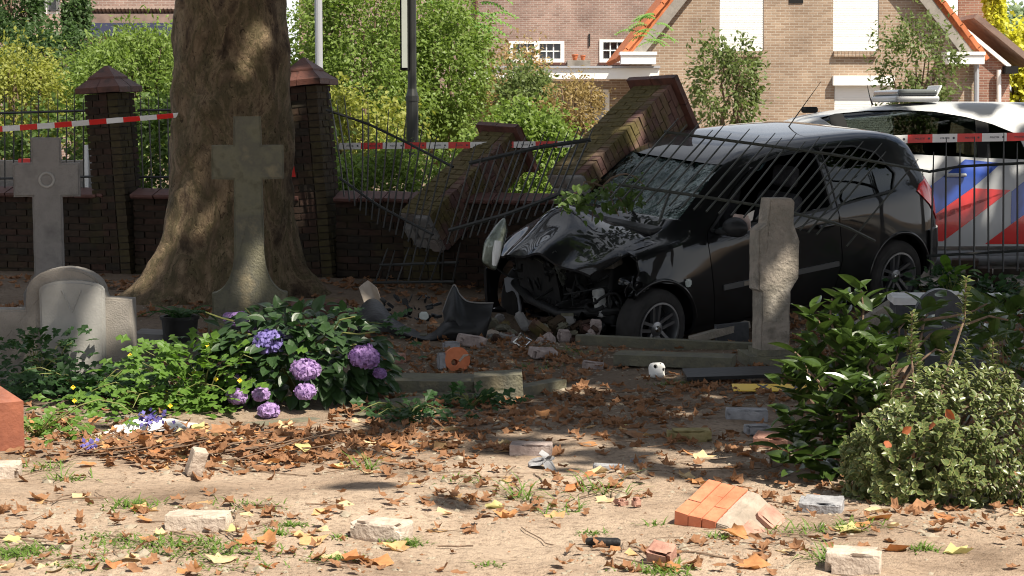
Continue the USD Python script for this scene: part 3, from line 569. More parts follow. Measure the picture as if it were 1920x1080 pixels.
pillar('brick_pillar', 'leaning brick pillar with tiled cap right of the big trunk', 1.83, lean(XP2, -.075, -.02, -.06), 12, BR, DO, whole=(1,))
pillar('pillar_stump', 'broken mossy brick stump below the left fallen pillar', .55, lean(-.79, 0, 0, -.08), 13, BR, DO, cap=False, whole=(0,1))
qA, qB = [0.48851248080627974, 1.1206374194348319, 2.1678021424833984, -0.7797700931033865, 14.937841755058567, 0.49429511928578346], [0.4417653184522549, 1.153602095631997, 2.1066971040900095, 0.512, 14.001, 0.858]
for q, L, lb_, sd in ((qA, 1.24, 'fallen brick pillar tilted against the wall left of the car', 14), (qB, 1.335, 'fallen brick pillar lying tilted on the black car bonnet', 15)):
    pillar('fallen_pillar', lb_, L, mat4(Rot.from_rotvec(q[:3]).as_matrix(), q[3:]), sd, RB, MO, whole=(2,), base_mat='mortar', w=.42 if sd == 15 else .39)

def poly_at(pts, t):
    pts = V(pts); d = np.r_[0, np.cumsum(np.linalg.norm(np.diff(pts, axis=0), axis=1))]; d /= d[-1]
    return np.stack([np.interp(t, d, pts[:,k]) for k in range(3)], -1)
def fence(label, top, bot, n, e_top, e_bot, mat='iron', r=.0075, rail=.012, seed=0, jit=.004, t0=.02, t1=.98, name='fence_panel', curve=0., drop=()):
    t = thing(name, label, 'fence'); g = rng(seed)
    top = [P(*p) for p in top]; bot = [P(*p) for p in bot]
    for pts in (top, bot):
        q = poly_at(pts, np.linspace(0, 1, 14)); obj('rail', tube(q, rail, 5), K[mat], t)
    for k in range(n):
        if k in drop: continue
        u = t0 + (t1-t0)*k/(n-1); a, b = poly_at(top, u), poly_at(bot, u); d = a-b; L = np.linalg.norm(d); d /= L
        et = e_top if np.isscalar(e_top) else e_top[k % len(e_top)]
        s = np.linspace(0, 1, 5)[:,None]; p0, p1 = b - d*e_bot, a + d*et + g.normal(size=3)*jit
        pts = p0 + (p1-p0)*s + V([1,0,0])*curve*np.sin(s*np.pi)
        obj('bar', tube(pts, np.r_[r, r, r, r, r*.45], 5), K[mat], t)
    return t
def wp_px(px, py): 
    D = wallD((px-960)/F*15.8)+.1; return (px, py, D)
fence('straight black iron fence panel left of the left pillar', [wp_px(-60,214), wp_px(178,207)], [wp_px(-60,336), wp_px(178,331)], 15, (.2,.115), .14, seed=1)
fence('straight black iron fence panel between left pillar and trunk', [wp_px(258,207), wp_px(545,203)], [wp_px(262,332), wp_px(545,332)], 17, (.2,.115), .15, seed=2)
fence('bent fanned iron fence panel hanging from the leaning pillar', [(612,206,15.15),(690,232,15.0),(765,268,14.8),(850,313,14.45)], [(636,333,15.1),(710,386,14.85),(765,415,14.65),(812,440,14.45)], 15, (.2,.12), .16, seed=3, jit=.012, curve=.012)
fence('torn iron fence section draped between the two fallen pillars', [(880,306,13.75),(1005,277,13.6),(1108,262,13.5)], [(842,432,13.75),(950,402,13.5),(1066,358,13.4)], 15, (.14,.1), .12, seed=4, jit=.01, rail=.017)
fence('buckled iron fence section lying over the car windscreen and side windows', [(1245,247,13.25),(1400,268,13.0),(1550,288,13.1),(1640,303,13.35),(1742,322,13.75)], [(1160,346,12.75),(1300,366,12.5),(1440,388,12.55),(1578,421,13.0),(1640,452,13.3)], 24, (.21,.13), .17, 'ironold', seed=5, jit=.012, t0=.01, t1=.9, drop=(20,21,22))
fence('upright iron fence bars in front of the police car', [(1742,322,13.75),(1800,312,13.78),(1990,302,13.7)], [(1738,480,13.75),(1990,466,13.65)], 10, (.17,.24), .16, seed=6, jit=.006, r=.0085, t0=.03, t1=1)
# short loose fence piece standing against the stump
fence('short broken iron fence piece standing below the left fallen pillar', [(712,497,14.2),(860,492,14.0)], [(700,530,14.2),(852,528,14.0)], 8, .16, .0, seed=7, jit=.03, name='broken_fence_piece')

# ---------------------------------------------------------------- the big plane tree
tt = thing('plane_tree', 'massive plane tree trunk with flaking bark in front of the wall', 'tree')
TD = 14.2; tb = V([(440-960)/F*TD, TD, 0]); tb[2] = float(gz(tb[0], tb[1]))
hh = V([-.25,-.05,.06,.2,.45,.8,1.2,1.8,2.6,3.6,5.0,6.5,7.5]); rr_ = V([.84,.74,.66,.59,.535,.505,.485,.455,.445,.45,.44,.42,.36])
na = 88; zs = np.linspace(0, 1, 150)**1.3*7.75-.25; an = np.arange(na)*2*np.pi/na
Rr = np.interp(zs, hh, rr_)[:,None]; Zz = zs[:,None]
fl = np.exp(-np.clip(Zz,0,9)/.55)
rad = Rr*(1 + fl*(.13*np.cos(5*an+.6)-.12*np.cos(an)+.10*np.cos(3*an+1.)+.07*np.cos(9*an)) + .03*np.cos(2*an+Zz*.5))
cx = tb[0] - .03*np.exp(-Zz) + .0*Zz; ptx = np.stack([cx + rad*np.cos(an), tb[1] + rad*np.sin(an), tb[2] + Zz + 0*an], -1)
nz = meshkit.fbm(ptx*V([2.2,2.2,1.5]), 4, 9)-.5; nz2 = meshkit.fbm(ptx*V([9,9,7.]), 3, 19)-.5
rad = rad + nz*.14 + nz2*.045
for (zz, aa, amp) in ((1.55, -1.9, .05), (2.05, -.9, .07), (1.15, -2.4, .03), (2.3, -1.5, .03)): rad = rad + amp*np.exp(-((Zz-zz)/.12)**2 - (np.angle(np.exp(1j*(an-aa)))/.22)**2)
ptx = np.stack([cx + rad*np.cos(an), tb[1] + rad*np.sin(an), tb[2] + Zz + 0*an], -1).reshape(-1,3)
i, j = np.meshgrid(np.arange(149), np.arange(na), indexing='ij'); tq = np.stack([i*na+j, i*na+(j+1)%na, (i+1)*na+(j+1)%na, (i+1)*na+j], -1).reshape(-1,4)
obj('trunk', (ptx, tq), K['bark'], tt, smooth=True)
top = tb + V([0,0,7.2])
tips = [top + V(o, float) for o in ((5.5,-4.5,3),(3.2,-6,3.2),(.5,-4.5,3.5),(6,-1.5,3.5),(-1,-2,4),(3,0,5),(4.5,-7.5,1.5),(-.5,-6.5,2))]
obj('limb', limbs(top-V([0,0,.6]), tips, .24, .05, 5, 8), K['bark'], tt)
def gaps(mesh, holes):
    v, f = mesh; n = len(T_ELL[0]); m = len(T_ELL[1]); c = v.reshape(-1, n, 3).mean(1); keep = np.ones(len(c), bool)
    for p, rad in holes:
        q = c - V(p); d = q - (q@S)[:,None]*S; keep &= np.linalg.norm(d, axis=1) > rad
    return v.reshape(-1, n, 3)[keep].reshape(-1, 3), (T_ELL[1][None] + (np.arange(keep.sum())*n)[:,None,None]).reshape(-1, 3)
HOLES = [(P(345,330,13.7),.2), (P(325,385,13.7),.2), (P(300,440,13.6),.17), (P(420,345,13.6),.13), (P(500,30,13.7),.2), (P(470,520,12),.16), (P(610,300,15.2),.15), (P(1010,420,13),.22), (P(1190,250,14.3),.15), (P(1445,560,11),.17), (P(1085,745,9.8),.22), (P(880,690,10.2),.16), (P(690,565,12.4),.13), (P(180,640,10),.14), (P(1240,695,10.4),.12), (P(560,140,15.3),.2), (P(520,690,8.95),.34), (P(610,650,9.1),.16), (P(400,740,9),.36), (P(270,770,8.9),.4), (P(130,790,8.9),.3), (P(560,800,8.6),.3), (P(1570,690,7),.34), (P(1640,800,6.7),.28), (P(1780,830,6.4),.55), (P(940,760,9.4),.14), (P(1150,760,9.3),.12), (P(1260,790,8.8),.14), (P(1000,800,8.7),.1), (P(1330,740,9.5),.12), (P(1080,850,7.9),.12), (P(800,800,8.6),.14), (P(1460,300,14.2),.3), (P(1640,260,14.6),.25)]
CROWN = leafm('plane_leaf', [(.04,.08,.015),(.07,.12,.025),(.10,.15,.03)], .3, .5, .3, 1.4)
PT = (T_PLANE(3, .35)[0], T_PLANE(3, .35)[1])
obj('crown', gaps(crown(top+V([3.2,-3.8,2.6]), (5.8,5.6,2.2), 330, 26000, .27, .9, 51, T_ELL, spread=.2, shell=.25), HOLES), CROWN, tt, kind='stuff')
t2 = thing('plane_tree', 'plane tree whose crown shades the graves from the right', 'tree')
b2 = V([9.5, 7.5, 0.])
obj('trunk', tube([b2+V([0,0,-.2]), b2+V([0,0,1.]), b2+V([-.1,0,4]), b2+V([-.3,.2,7.5])], [.7,.5,.42,.36], 20), K['bark'], t2)
obj('limb', limbs(b2+V([-.3,.2,6.5]), [b2+V(o, float) for o in ((-4,1.5,8.8),(-3.5,3,8.2),(-1.5,3.5,9),(1.5,2,10),(-2.5,-1.5,9.2),(2,-2.5,9.5))], .2, .05, 6, 8), K['bark'], t2)
obj('crown', gaps(crown(b2+V([-1.4,-.35,8.0]), (5.6,5.5,1.9), 370, 31000, .27, .9, 52, T_ELL, spread=.2, shell=.25), HOLES), CROWN, t2, kind='stuff')

for k, (bx_, by_, lab) in enumerate(((-9.0, 6.0, 'plane tree at the left side of the churchyard, beyond the frame'), (-5.5, -4.5, 'plane tree standing behind the viewpoint'), (13.5, 16.0, 'plane tree at the right end of the wall, beyond the frame'))):
    t3 = thing('plane_tree', lab, 'tree'); b3 = V([bx_, by_, 0.])
    obj('trunk', tube([b3+V([0,0,-.2]), b3+V([0,0,1.]), b3+V([.1,0,4]), b3+V([.2,-.1,7.])], [.65,.48,.4,.34], 18), K['bark'], t3)
    obj('limb', limbs(b3+V([.2,-.1,6.3]), [b3+V(o, float) for o in ((-3,1.5,8.8),(3,1,8.6),(-1,-3,9),(2,-2.5,9.5),(0,3,9.4))], .2, .05, 60+k, 8), K['bark'], t3)
    obj('crown', crown(b3+V([0,0,7.6]), (4.7,4.7,2.6), 260, 13000, .3, .9, 71+k, T_ELL, spread=.22, shell=.35), CROWN, t3, kind='stuff')

# ---------------------------------------------------------------- barrier tape
def tape(label, pts, w, band, name='barrier_tape', twist=None, text=False, start=0):
    t = thing(name, label, 'tape'); pts = V([P(*p) for p in pts]); d = np.r_[0, np.cumsum(np.linalg.norm(np.diff(pts, axis=0), axis=1))]; Ln = d[-1]
    n = int(np.ceil(Ln/band)); up = V([0,0,1.])
    for k in range(n):
        a, b = k*band, min((k+1)*band, Ln); u = np.linspace(a, b, 4)/Ln; p = poly_at(pts, u); tw = (twist(u) if twist else 0*u)
        o = up*np.cos(tw)[:,None] + V([0,-1.,0])*np.sin(tw)[:,None]
        dirn = p[-1]-p[0]; dirn /= np.linalg.norm(dirn); 
        if abs(dirn[2]) > .7: o = np.tile(V([[1.,0,0]]), (4,1))
        nn = np.cross(dirn, o); nn *= .0012
        v = np.vstack([p+o*w/2+nn, p-o*w/2+nn, p+o*w/2-nn, p-o*w/2-nn]); f = []
        for q in range(3): f += [(q,q+4,q+5),(q,q+5,q+1),(q+8,q+9,q+13),(q+8,q+13,q+12),(q,q+1,q+9),(q,q+9,q+8),(q+4,q+12,q+13),(q+4,q+13,q+5)]
        f += [(0,8,12),(0,12,4),(3,7,15),(3,15,11)]
        red = (k+start) % 2
        bd = obj('red_band' if red else 'white_band', (v, V(f)), K['tapered' if red else 'tapewhite'], t)
        if text and b-a > band*.9:
            tx = meshkit.text_mesh('POLITIE', w*.2, .0015, True); tx.apply_translation((-tx.bounds[1,0]/2, -w*.1, 0)); ct = (p[0]+p[-1])/2
            Rm = np.stack([dirn, up, np.cross(dirn, up)], 1); tx.apply_transform(mat4(Rm, ct + Rm[:,2]*.0025)); obj('lettering', tx, K['ink'], bd)
            em = trimesh.creation.cylinder(w*.14, .0015, sections=10); em.apply_transform(mat4(Rm, p[-1] - dirn*.03 + Rm[:,2]*.0025)); obj('emblem', em, K['ink'], bd)
    return t
tape('red and white barrier tape from the left edge to the trunk', [(-60,246,14.0),(100,235,14.0),(200,227,14.0),(300,219,13.95),(352,214,13.9)], .046, .142, twist=lambda u: u*.7)
tape('red and white barrier tape behind the bent fence and fallen pillars', [(636,274,15.6),(900,272,15.5),(1110,270,15.3)], .058, .2, text=True)
tape('red and white police tape across the police car', [(1655,262,14.9),(1740,259.5,14.85),(1990,255,14.8)], .072, .212, text=True)
tape('short hanging end of barrier tape between trunk and leaning pillar', [(541,285,14.9),(546,310,14.9),(549,332,14.9)], .05, .12, start=0)

# ---------------------------------------------------------------- cars
def sheet(fn, nu, nv, th, M=None):
    u, w = np.meshgrid(np.linspace(0,1,nu), np.linspace(0,1,nv), indexing='ij'); p = fn(u, w); n = np.cross(np.gradient(p, axis=0), np.gradient(p, axis=1)); n /= np.linalg.norm(n, axis=2, keepdims=True)+1e-9
    a = p.reshape(-1,3); b = (p + n*th).reshape(-1,3); i, j = np.meshgrid(np.arange(nu-1), np.arange(nv-1), indexing='ij'); k = i*nv+j; q = np.stack([k,k+nv,k+nv+1,k+1],-1).reshape(-1,4); m = nu*nv
    ed = np.r_[np.arange(nv), np.arange(1,nu)*nv+nv-1, (nu-1)*nv+np.arange(nv-2,-1,-1), np.arange(nu-2,0,-1)*nv]; e2 = np.roll(ed,-1)
    v = np.vstack([a,b]); f = np.vstack([q[:,::-1], q+m, np.stack([ed,e2,e2+m,ed+m],1)]); return (v if M is None else v @ M[:3,:3].T + M[:3,3]), f
def loft(T, inset=0., nx=90, ns=46):
    """A closed car shell from profile tables over the length; inset pulls every face inwards."""
    x0, x1 = T['x']; xs = np.linspace(x0+inset, x1-inset, nx)
    if 'dense' in T: xs = np.unique(np.r_[xs, np.linspace(x0+inset, x0+T['dense'], 26), np.linspace(x1-T['dense'], x1-inset, 26)])
    g = {k: PchipInterpolator(*zip(*sorted(T[k]))) for k in ('zt','zb','wb','wm','wr','z0','dr')}
    V_ = []
    for x in xs:
        zt, zb, wb, wm, wr, z0, dr = (float(g[k](x)) for k in ('zt','zb','wb','wm','wr','z0','dr'))
        zt -= inset; wb -= inset; wm -= inset; wr -= inset; z0 += inset; zr = zt-dr
        zb = min(zb, zr-.004); m = min(.60, zb-.08); ml = min(.5, m-.04)
        h = V([(0,z0),(wm*.7,z0),(wm*.93,z0+.02),(wm*.985,z0+.09),(wm,max(ml,z0+.12)),(wm-.004,max(m,z0+.14)),(wb+.012,zb-.05),(wb,zb),(wb*.97+wr*.03-.003,zb+.02*(zr-zb)+.004),(.5*(wb+wr)+.022*min(1,(zr-zb)/.3),.5*(zb+zr)),(wr,zr),(wr-.04,zr+dr*.55),(wr*.7,zt-dr*.13),(wr*.35,zt-dr*.02),(0,zt)])
        d = np.r_[0, np.cumsum(np.linalg.norm(np.diff(h, axis=0), axis=1)+1e-6)]
        u = np.linspace(0, d[-1], ns); r = np.stack([PchipInterpolator(d, h[:,0])(u), PchipInterpolator(d, h[:,1])(u)], 1)
        ring = np.vstack([r, r[-2:0:-1]*[-1,1]]); V_.append(np.c_[np.full(len(ring), x), ring])
    n = len(V_[0]); v = np.vstack(V_); f = []
    for i in range(len(xs)-1):
        a = i*n+np.arange(n); b = i*n+(np.arange(n)+1) % n
        f += [np.stack([a,b,b+n],1), np.stack([a,b+n,a+n],1)]
    c0, c1 = len(v), len(v)+1; v = np.vstack([v, V_[0].mean(0), V_[-1].mean(0)]); k = np.arange(n); k2 = (k+1) % n; o = (len(xs)-1)*n
    f += [np.stack([np.full(n,c0),k2,k],1), np.stack([np.full(n,c1),o+k,o+k2],1)]
    m = man((v, np.vstack(f)))
    if m.volume() < 0: m = man((v, np.vstack(f)[:,::-1]))
    return m
def side_prism(poly, y0, y1):
    t = prism(poly, y1-y0); t.apply_transform(XZ); t.apply_translation((0, y1, 0)); return man(t)
def front_prism(poly, x0, x1):
    t = prism(poly, x1-x0); t.apply_transform(V([[0,0,1.,0],[1,0,0,0],[0,1,0,0],[0,0,0,1]])); t.apply_translation((x0,0,0)); return man(t)
def box_(x0,x1,y0,y1,z0,z1): return m3.Manifold.cube([x1-x0,y1-y0,z1-z0]).translate([x0,y0,z0])
def cyl_y(x, z, r, y0, y1, n=48): return m3.Manifold.cylinder(y1-y0, r, r, n).rotate([-90,0,0]).translate([x, y0, z])
def ring_poly(poly, w=.006):
    p = Polygon(poly); return p.buffer(w/2).difference(p.buffer(-w/2))
def rbox(size, c, r=.03, R=None):
    s = V(size)/2-r; m = m3.Manifold.batch_hull([m3.Manifold.sphere(r, 12).translate([a*s[0],b*s[1],d*s[2]]) for a in (-1,1) for b in (-1,1) for d in (-1,1)])
    t = tm(m); t.apply_transform(mat4(R, c)); return t
def rot_y(prof, k=48):
    t = trimesh.creation.revolve(prof, sections=k); t.apply_transform(mat4(Rot.from_euler('x', -90, degrees=True).as_matrix())); return t
def make_wheel(par, M, R=.30, rr=.207, w=.19, s=1, spokes=5, name='wheel'):
    """s = +1: outer face towards local +y."""
    x = UsdGeom.Xform.Define(stage, numbered(path_of(par), name)); x.AddTransformOp().Set(Gf.Matrix4d(*np.asarray(M, float).T.ravel())); p = x.GetPrim()
    h = w/2
    ty = rot_y([(rr,-h),(R-.03,-h),(R-.008,-h+.02),(R,-h+.045),(R,h-.045),(R-.008,h-.02),(R-.03,h),(rr+.02,h+.004),(rr,h-.006),(rr-.012,h-.02),(rr-.012,-h+.01),(rr,-h)])
    obj('tyre', ty, K['rubber'], p, smooth=35)
    b = MB(); b.add(rot_y([(rr-.001,h-.004),(rr-.002,h+.003),(rr-.016,h+.004),(rr-.022,h-.012),(rr-.03,h-.05),(rr-.028,h-.1),(rr-.012,h-.1),(rr-.012,h-.02),(rr-.001,h-.004)]))
    for k in range(spokes):
        a = k*2*np.pi/spokes+.3
        for dd in (-1, 1):
            v = V([(.045, dd*.022-.012, h-.035),(.045, dd*.022+.012, h-.035),(rr-.02, dd*.034-.012, h-.018),(rr-.02, dd*.034+.012, h-.018)])
            lo = v.copy(); lo[:,2] -= .03; q = np.vstack([v, lo])
            ca, sa = math.cos(a), math.sin(a); q = np.stack([q[:,0]*ca-q[:,1]*sa, q[:,2], q[:,0]*sa+q[:,1]*ca], 1)
            b.add((q, V([(0,1,3),(0,3,2),(4,7,5),(4,6,7),(0,2,6),(0,6,4),(1,5,7),(1,7,3),(2,3,7),(2,7,6),(0,4,5),(0,5,1)])))
    b.add(rot_y([(0,h-.02),(.03,h-.022),(.055,h-.03),(.062,h-.06),(0,h-.06)], 20)); obj('rim', b, K['rim'], p, smooth=25)
    obj('hub_cap', rot_y([(0,h-.008),(.02,h-.01),(.027,h-.02),(0,h-.02)], 16), K['chrome'], p, smooth=25)
    di = rot_y([(.06,h-.09),(rr-.04,h-.09),(rr-.04,h-.1),(.06,h-.1)], 32); obj('brake_disc', di, K['dullblack'], p)
    return p

# --- the crashed black hatchback
clio = thing('crashed_hatchback', 'black three-door hatchback with crushed front standing among the graves under the fallen pillar', 'car',
             M=mat4(Rot.from_euler('z', math.pi+math.radians(35.02)).as_matrix() @ Rot.from_euler('y', math.radians(5.6)).as_matrix() @ Rot.from_euler('x', math.radians(-4.43)).as_matrix(), (1.6668, 13.969, -.175)))
T = dict(x=(-1.91, 1.80), dense=.3,
 zt=[(-1.92,.55),(-1.90,.70),(-1.88,.86),(-1.84,1.0),(-1.78,1.14),(-1.66,1.385),(-1.5,1.45),(-1.0,1.515),(-.3,1.532),(.1,1.50),(.35,1.435),(.6,1.295),(.95,1.07),(1.08,1.0),(1.3,.955),(1.6,.875),(1.8,.77)],
 zb=[(-1.92,.5),(-1.90,.62),(-1.88,.78),(-1.84,.93),(-1.7,1.0),(-1.2,.985),(0,.94),(.9,.90),(1.1,.90),(1.3,.88),(1.6,.80),(1.8,.68)],
 wb=[(-1.92,.55),(-1.88,.64),(-1.8,.71),(-1.5,.775),(-1,.81),(0,.82),(.9,.80),(1.3,.77),(1.6,.71),(1.8,.62)],
 wm=[(-1.92,.6),(-1.9,.66),(-1.8,.77),(-1.5,.84),(-1.2,.853),(-.5,.845),(.5,.845),(1.2,.853),(1.5,.83),(1.8,.70)],
 wr=[(-1.92,.45),(-1.78,.55),(-1.66,.55),(-1.4,.585),(-.5,.61),(.2,.60),(.6,.61),(.95,.64),(1.08,.66),(1.3,.62),(1.6,.56),(1.8,.45)],
 z0=[(-1.92,.36),(-1.8,.28),(-1.4,.2),(0,.17),(1.2,.19),(1.8,.24)], dr=[(-1.92,.03),(-1.7,.04),(-1.5,.045),(0,.05),(.5,.05),(1.,.035),(1.8,.03)])
FWX, RWX = 1.2875, -1.2875
side_win = [(.70,.965),(.37,1.215),(.08,1.385),(-.10,1.418),(-.47,1.428),(-.52,.985)]
rear_win = [(-.60,.99),(-.555,1.428),(-.92,1.405),(-1.15,1.33),(-1.32,1.15),(-1.25,1.03)]
ws_poly = [(-.63,1.055),(.63,1.055),(.545,1.40),(-.545,1.40)]
rw_poly = [(-.52,1.07),(.52,1.07),(.46,1.335),(-.46,1.335)]
shell = loft(T) - loft(T, .022)
side = lambda poly, e=1.2: side_prism(poly, -e, e)
shell = shell - side(side_win) - side(rear_win) - front_prism(ws_poly, .30, 1.3) - front_prism(rw_poly, -2.2, -1.55)
for x in (FWX, RWX):
    for a, b in ((.5, 1.1), (-1.1, -.5)): shell = shell - cyl_y(x, .32, .345, a, b)
shell = shell - box_(1.06, 2.2, -.60, .60, .70, 1.3) - box_(1.50, 2.2, -.66, .70, .1, 1.0)       # bonnet and crushed nose are gone
shell = shell - box_(1.30, 2.2, .5, 1.1, .1, .56).rotate([0,0,0]) - box_(1.42, 2.2, .4, 1.1, .1, .95)
door_poly = [(.78,.90),(.74,.24),(-.50,.24),(-.62,.55),(-.585,.985),(-.56,1.455),(-.08,1.45),(.08,1.425),(.40,1.24),(.745,.955)]
dr_ring = ring_poly(door_poly, .008)
tt_ = prism(dr_ring, .4); tt_.apply_transform(XZ); tt_.apply_translation((0, 1.05, 0)); gap = man(tt_) ^ box_(-2,2,.5,1.1,0,1.43)
dfull = side_prism(door_poly, .3, 1.1)
door = (shell ^ dfull) - gap; body = shell - dfull - gap
hatch_gap = ring_poly([(-.66,.42),(.66,.42),(.56,1.36),(-.56,1.36)], .008)
tt_ = prism(hatch_gap, .5); tt_.apply_transform(V([[0,0,1.,0],[1,0,0,0],[0,1,0,0],[0,0,0,1]])); tt_.apply_translation((-2.1,0,0)); body = body - man(tt_)
obj('body', tm(body), K['carpaint'], clio, smooth=32)
dobj = obj('door', tm(door), K['carpaint'], clio, smooth=32)
gl = loft(T, .008) - loft(T, .012)
obj('rear_side_window', tm(gl ^ side(rear_win).trim_by_plane([0,1,0], 0.)), K['glass'], clio, smooth=40)
obj('rear_side_window', tm(gl ^ side(rear_win).trim_by_plane([0,-1,0], 0.)), K['glass'], clio, smooth=40)
obj('passenger_window', tm(gl ^ side(side_win).trim_by_plane([0,-1,0], 0.)), K['glass'], clio, smooth=40)
obj('rear_window', tm(gl ^ front_prism(rw_poly, -2.2, -1.55)), K['glass'], clio, smooth=40)
wsm = tm(gl ^ front_prism(ws_poly, .30, 1.3)); wsm = wsm.subdivide_to_size(.045, 12); v = V(wsm.vertices)
sag = np.exp(-((v[:,0]-.8)/.28)**2 - ((v[:,1]+.05)/.34)**2); v[:,2] -= sag*.10; v[:,0] -= sag*.05
v += (meshkit.fbm(v*7, 3, 3)-.5)[:,None]*V([-.02,0,.05])*1.4; obj('windscreen', (v, wsm.faces), K['shatter'], clio, smooth=True, label='shattered sagging windscreen')
# window frames, mouldings, handle, lamp, mirror, aerial
fr = MB(); f_ = tm((loft(T, -.004) - loft(T, .004)) ^ side_prism(Polygon(side_win).buffer(.018).difference(Polygon(side_win)), .3, 1.1)); fr.add(f_)
fr.add(tm((loft(T, -.004) - loft(T, .004)) ^ side_prism(Polygon(rear_win).buffer(.014).difference(Polygon(rear_win)), .3, 1.1))); obj('window_frame', fr, K['blackplastic'], clio, smooth=30)
out = loft(T, -.012) - loft(T, -.001)
ml = obj('moulding', tm(out ^ side_prism([(.66,.505),(.66,.545),(-.57,.545),(-.57,.505)], .3, 1.1)), plain('satin_moulding', (.05,.05,.05), .35), dobj, smooth=30)
obj('badge', tm((loft(T,-.015)-loft(T,-.006)) ^ side_prism([(.46,.508),(.46,.542),(.40,.542),(.40,.508)], .3, 1.1)), K['chrome'], clio, smooth=30)
obj('handle', rbox((.17,.035,.035), (-.42,.853,.85), .014), K['carpaint'], dobj, smooth=True)
obj('handle_recess', rbox((.12,.02,.06), (-.42,.832,.838), .009), K['dullblack'], dobj, smooth=True)
tlp = [(-1.55,.98),(-1.62,1.03),(-1.78,1.07),(-1.97,1.06),(-1.97,.66),(-1.84,.70),(-1.72,.84)]
obj('tail_light', tm((loft(T,-.010)-loft(T,.004)) ^ side_prism(tlp, .45, 1.1)), K['taillight'], clio, smooth=35)
obj('tail_light', tm((loft(T,-.010)-loft(T,.004)) ^ side_prism(tlp, -1.1, -.45)), K['taillight'], clio, smooth=35)
bmp = tm((loft(T,-.02)-loft(T,-.001)) ^ box_(-2.2,-1.66,-1.1,1.1,.28,.64) - cyl_y(RWX,.32,.36,-1.2,1.2)); obj('rear_bumper', bmp, K['carpaint'], clio, smooth=35)
for x, nm in ((FWX,'front'),(RWX,'rear')):
    arc = np.linspace(.05, math.pi-.05, 28); 
    if nm == 'front': arc = np.linspace(.9, math.pi-.05, 22)
    obj('wheel_arch', tube([(x+.352*math.cos(a), .838, .32+.352*math.sin(a)) for a in arc], .016, 8), K['carpaint'], clio, smooth=True)
    if nm == 'rear': obj('wheel_well', tm(cyl_y(x,.32,.40,.28,.62) - cyl_y(x,.32,.35,.30,.70)), K['dullblack'], clio)
for x, yy, st in ((FWX,.735,.1),(RWX,.735,0),(FWX,-.735,.1),(RWX,-.735,0)):
    make_wheel(clio, mat4(rz(st + (math.pi if yy < 0 else 0)), (x, yy, .30)), name='wheel')
mi = MB(); mt = trimesh.creation.icosphere(3, 1.); mv = V(mt.vertices); mv[:,0] = np.where(mv[:,0] < 0, mv[:,0]*.35, mv[:,0]); mi.add((mv*V([.10,.115,.075]) + V([.62,.955,1.0]), mt.faces)); mi.add(rbox((.07,.14,.04), (.66,.86,.955), .015))
mo = obj('door_mirror', mi, K['blackplastic'], dobj, smooth=True)
obj('mirror_glass', (worn((.012,.19,.115), .03, .012, 7, .02)[0] + V([.572,.955,1.03]), worn((.012,.19,.115), .03, .012, 7, .02)[1]), stone('mirror_back', [(.36,.26,.22),(.5,.4,.36)], 8., .5), mo)
mi2 = (mv*V([.10,.115,.075]) + V([.62,-.955,1.0]), mt.faces); obj('door_mirror', mi2, K['blackplastic'], clio, smooth=True)
obj('aerial', tube([(-.80,0,1.475),(-1.0,0,1.66),(-1.22,0,1.86)], [.006,.004,.002], 6), K['dullblack'], clio); obj('aerial_base', rbox((.09,.05,.03), (-.80,0,1.485), .012), K['dullblack'], clio, smooth=True)
obj('wiper', tube([(1.02,.25,1.06),(.93,.02,1.125),(.86,-.28,1.17)], .009, 5), K['dullblack'], clio); obj('wiper', tube([(1.04,.55,1.03),(.80,.40,1.22)], .011, 5), K['ironold'], clio)
obj('cowl', rbox((.16,1.2,.05), (1.08,0,.985), .02), K['blackplastic'], clio, smooth=True)
# interior
it = MB(); it.add(rbox((.45,1.36,.28), (.82,0,.86), .08)).add(rbox((2.9,1.3,.1), (-.3,0,.28), .03)).add(rbox((.12,1.3,.55), (-1.25,0,.75), .05, eul(0,-.25,0))).add(rbox((.5,1.3,.2), (-.95,0,.48), .06)); obj('interior', it, K['dullblack'], clio, smooth=40)
SEAT = stone('seat_cloth', [(.03,.03,.034),(.06,.06,.065)], 40., .95)
for y in (.36, -.36):
    st = MB(); st.add(rbox((.5,.48,.16), (-.02,y,.48), .06)).add(rbox((.13,.46,.6), (-.33,y,.78), .06, eul(0,-.28,0))).add(rbox((.09,.26,.17), (-.46,y,1.19), .04, eul(0,-.2,0))); obj('seat', st, SEAT, clio, smooth=True)
an = np.linspace(0, 2*np.pi, 26); sw = MB(); sw.tube([(.44+.17*math.sin(a)*-.35, .36+.17*math.cos(a), .93+.17*math.sin(a)) for a in an], .014, 7); sw.tube([(.44,.2,.93),(.44,.52,.93)], .016, 6); obj('steering_wheel', sw, K['dullblack'], clio, smooth=True)
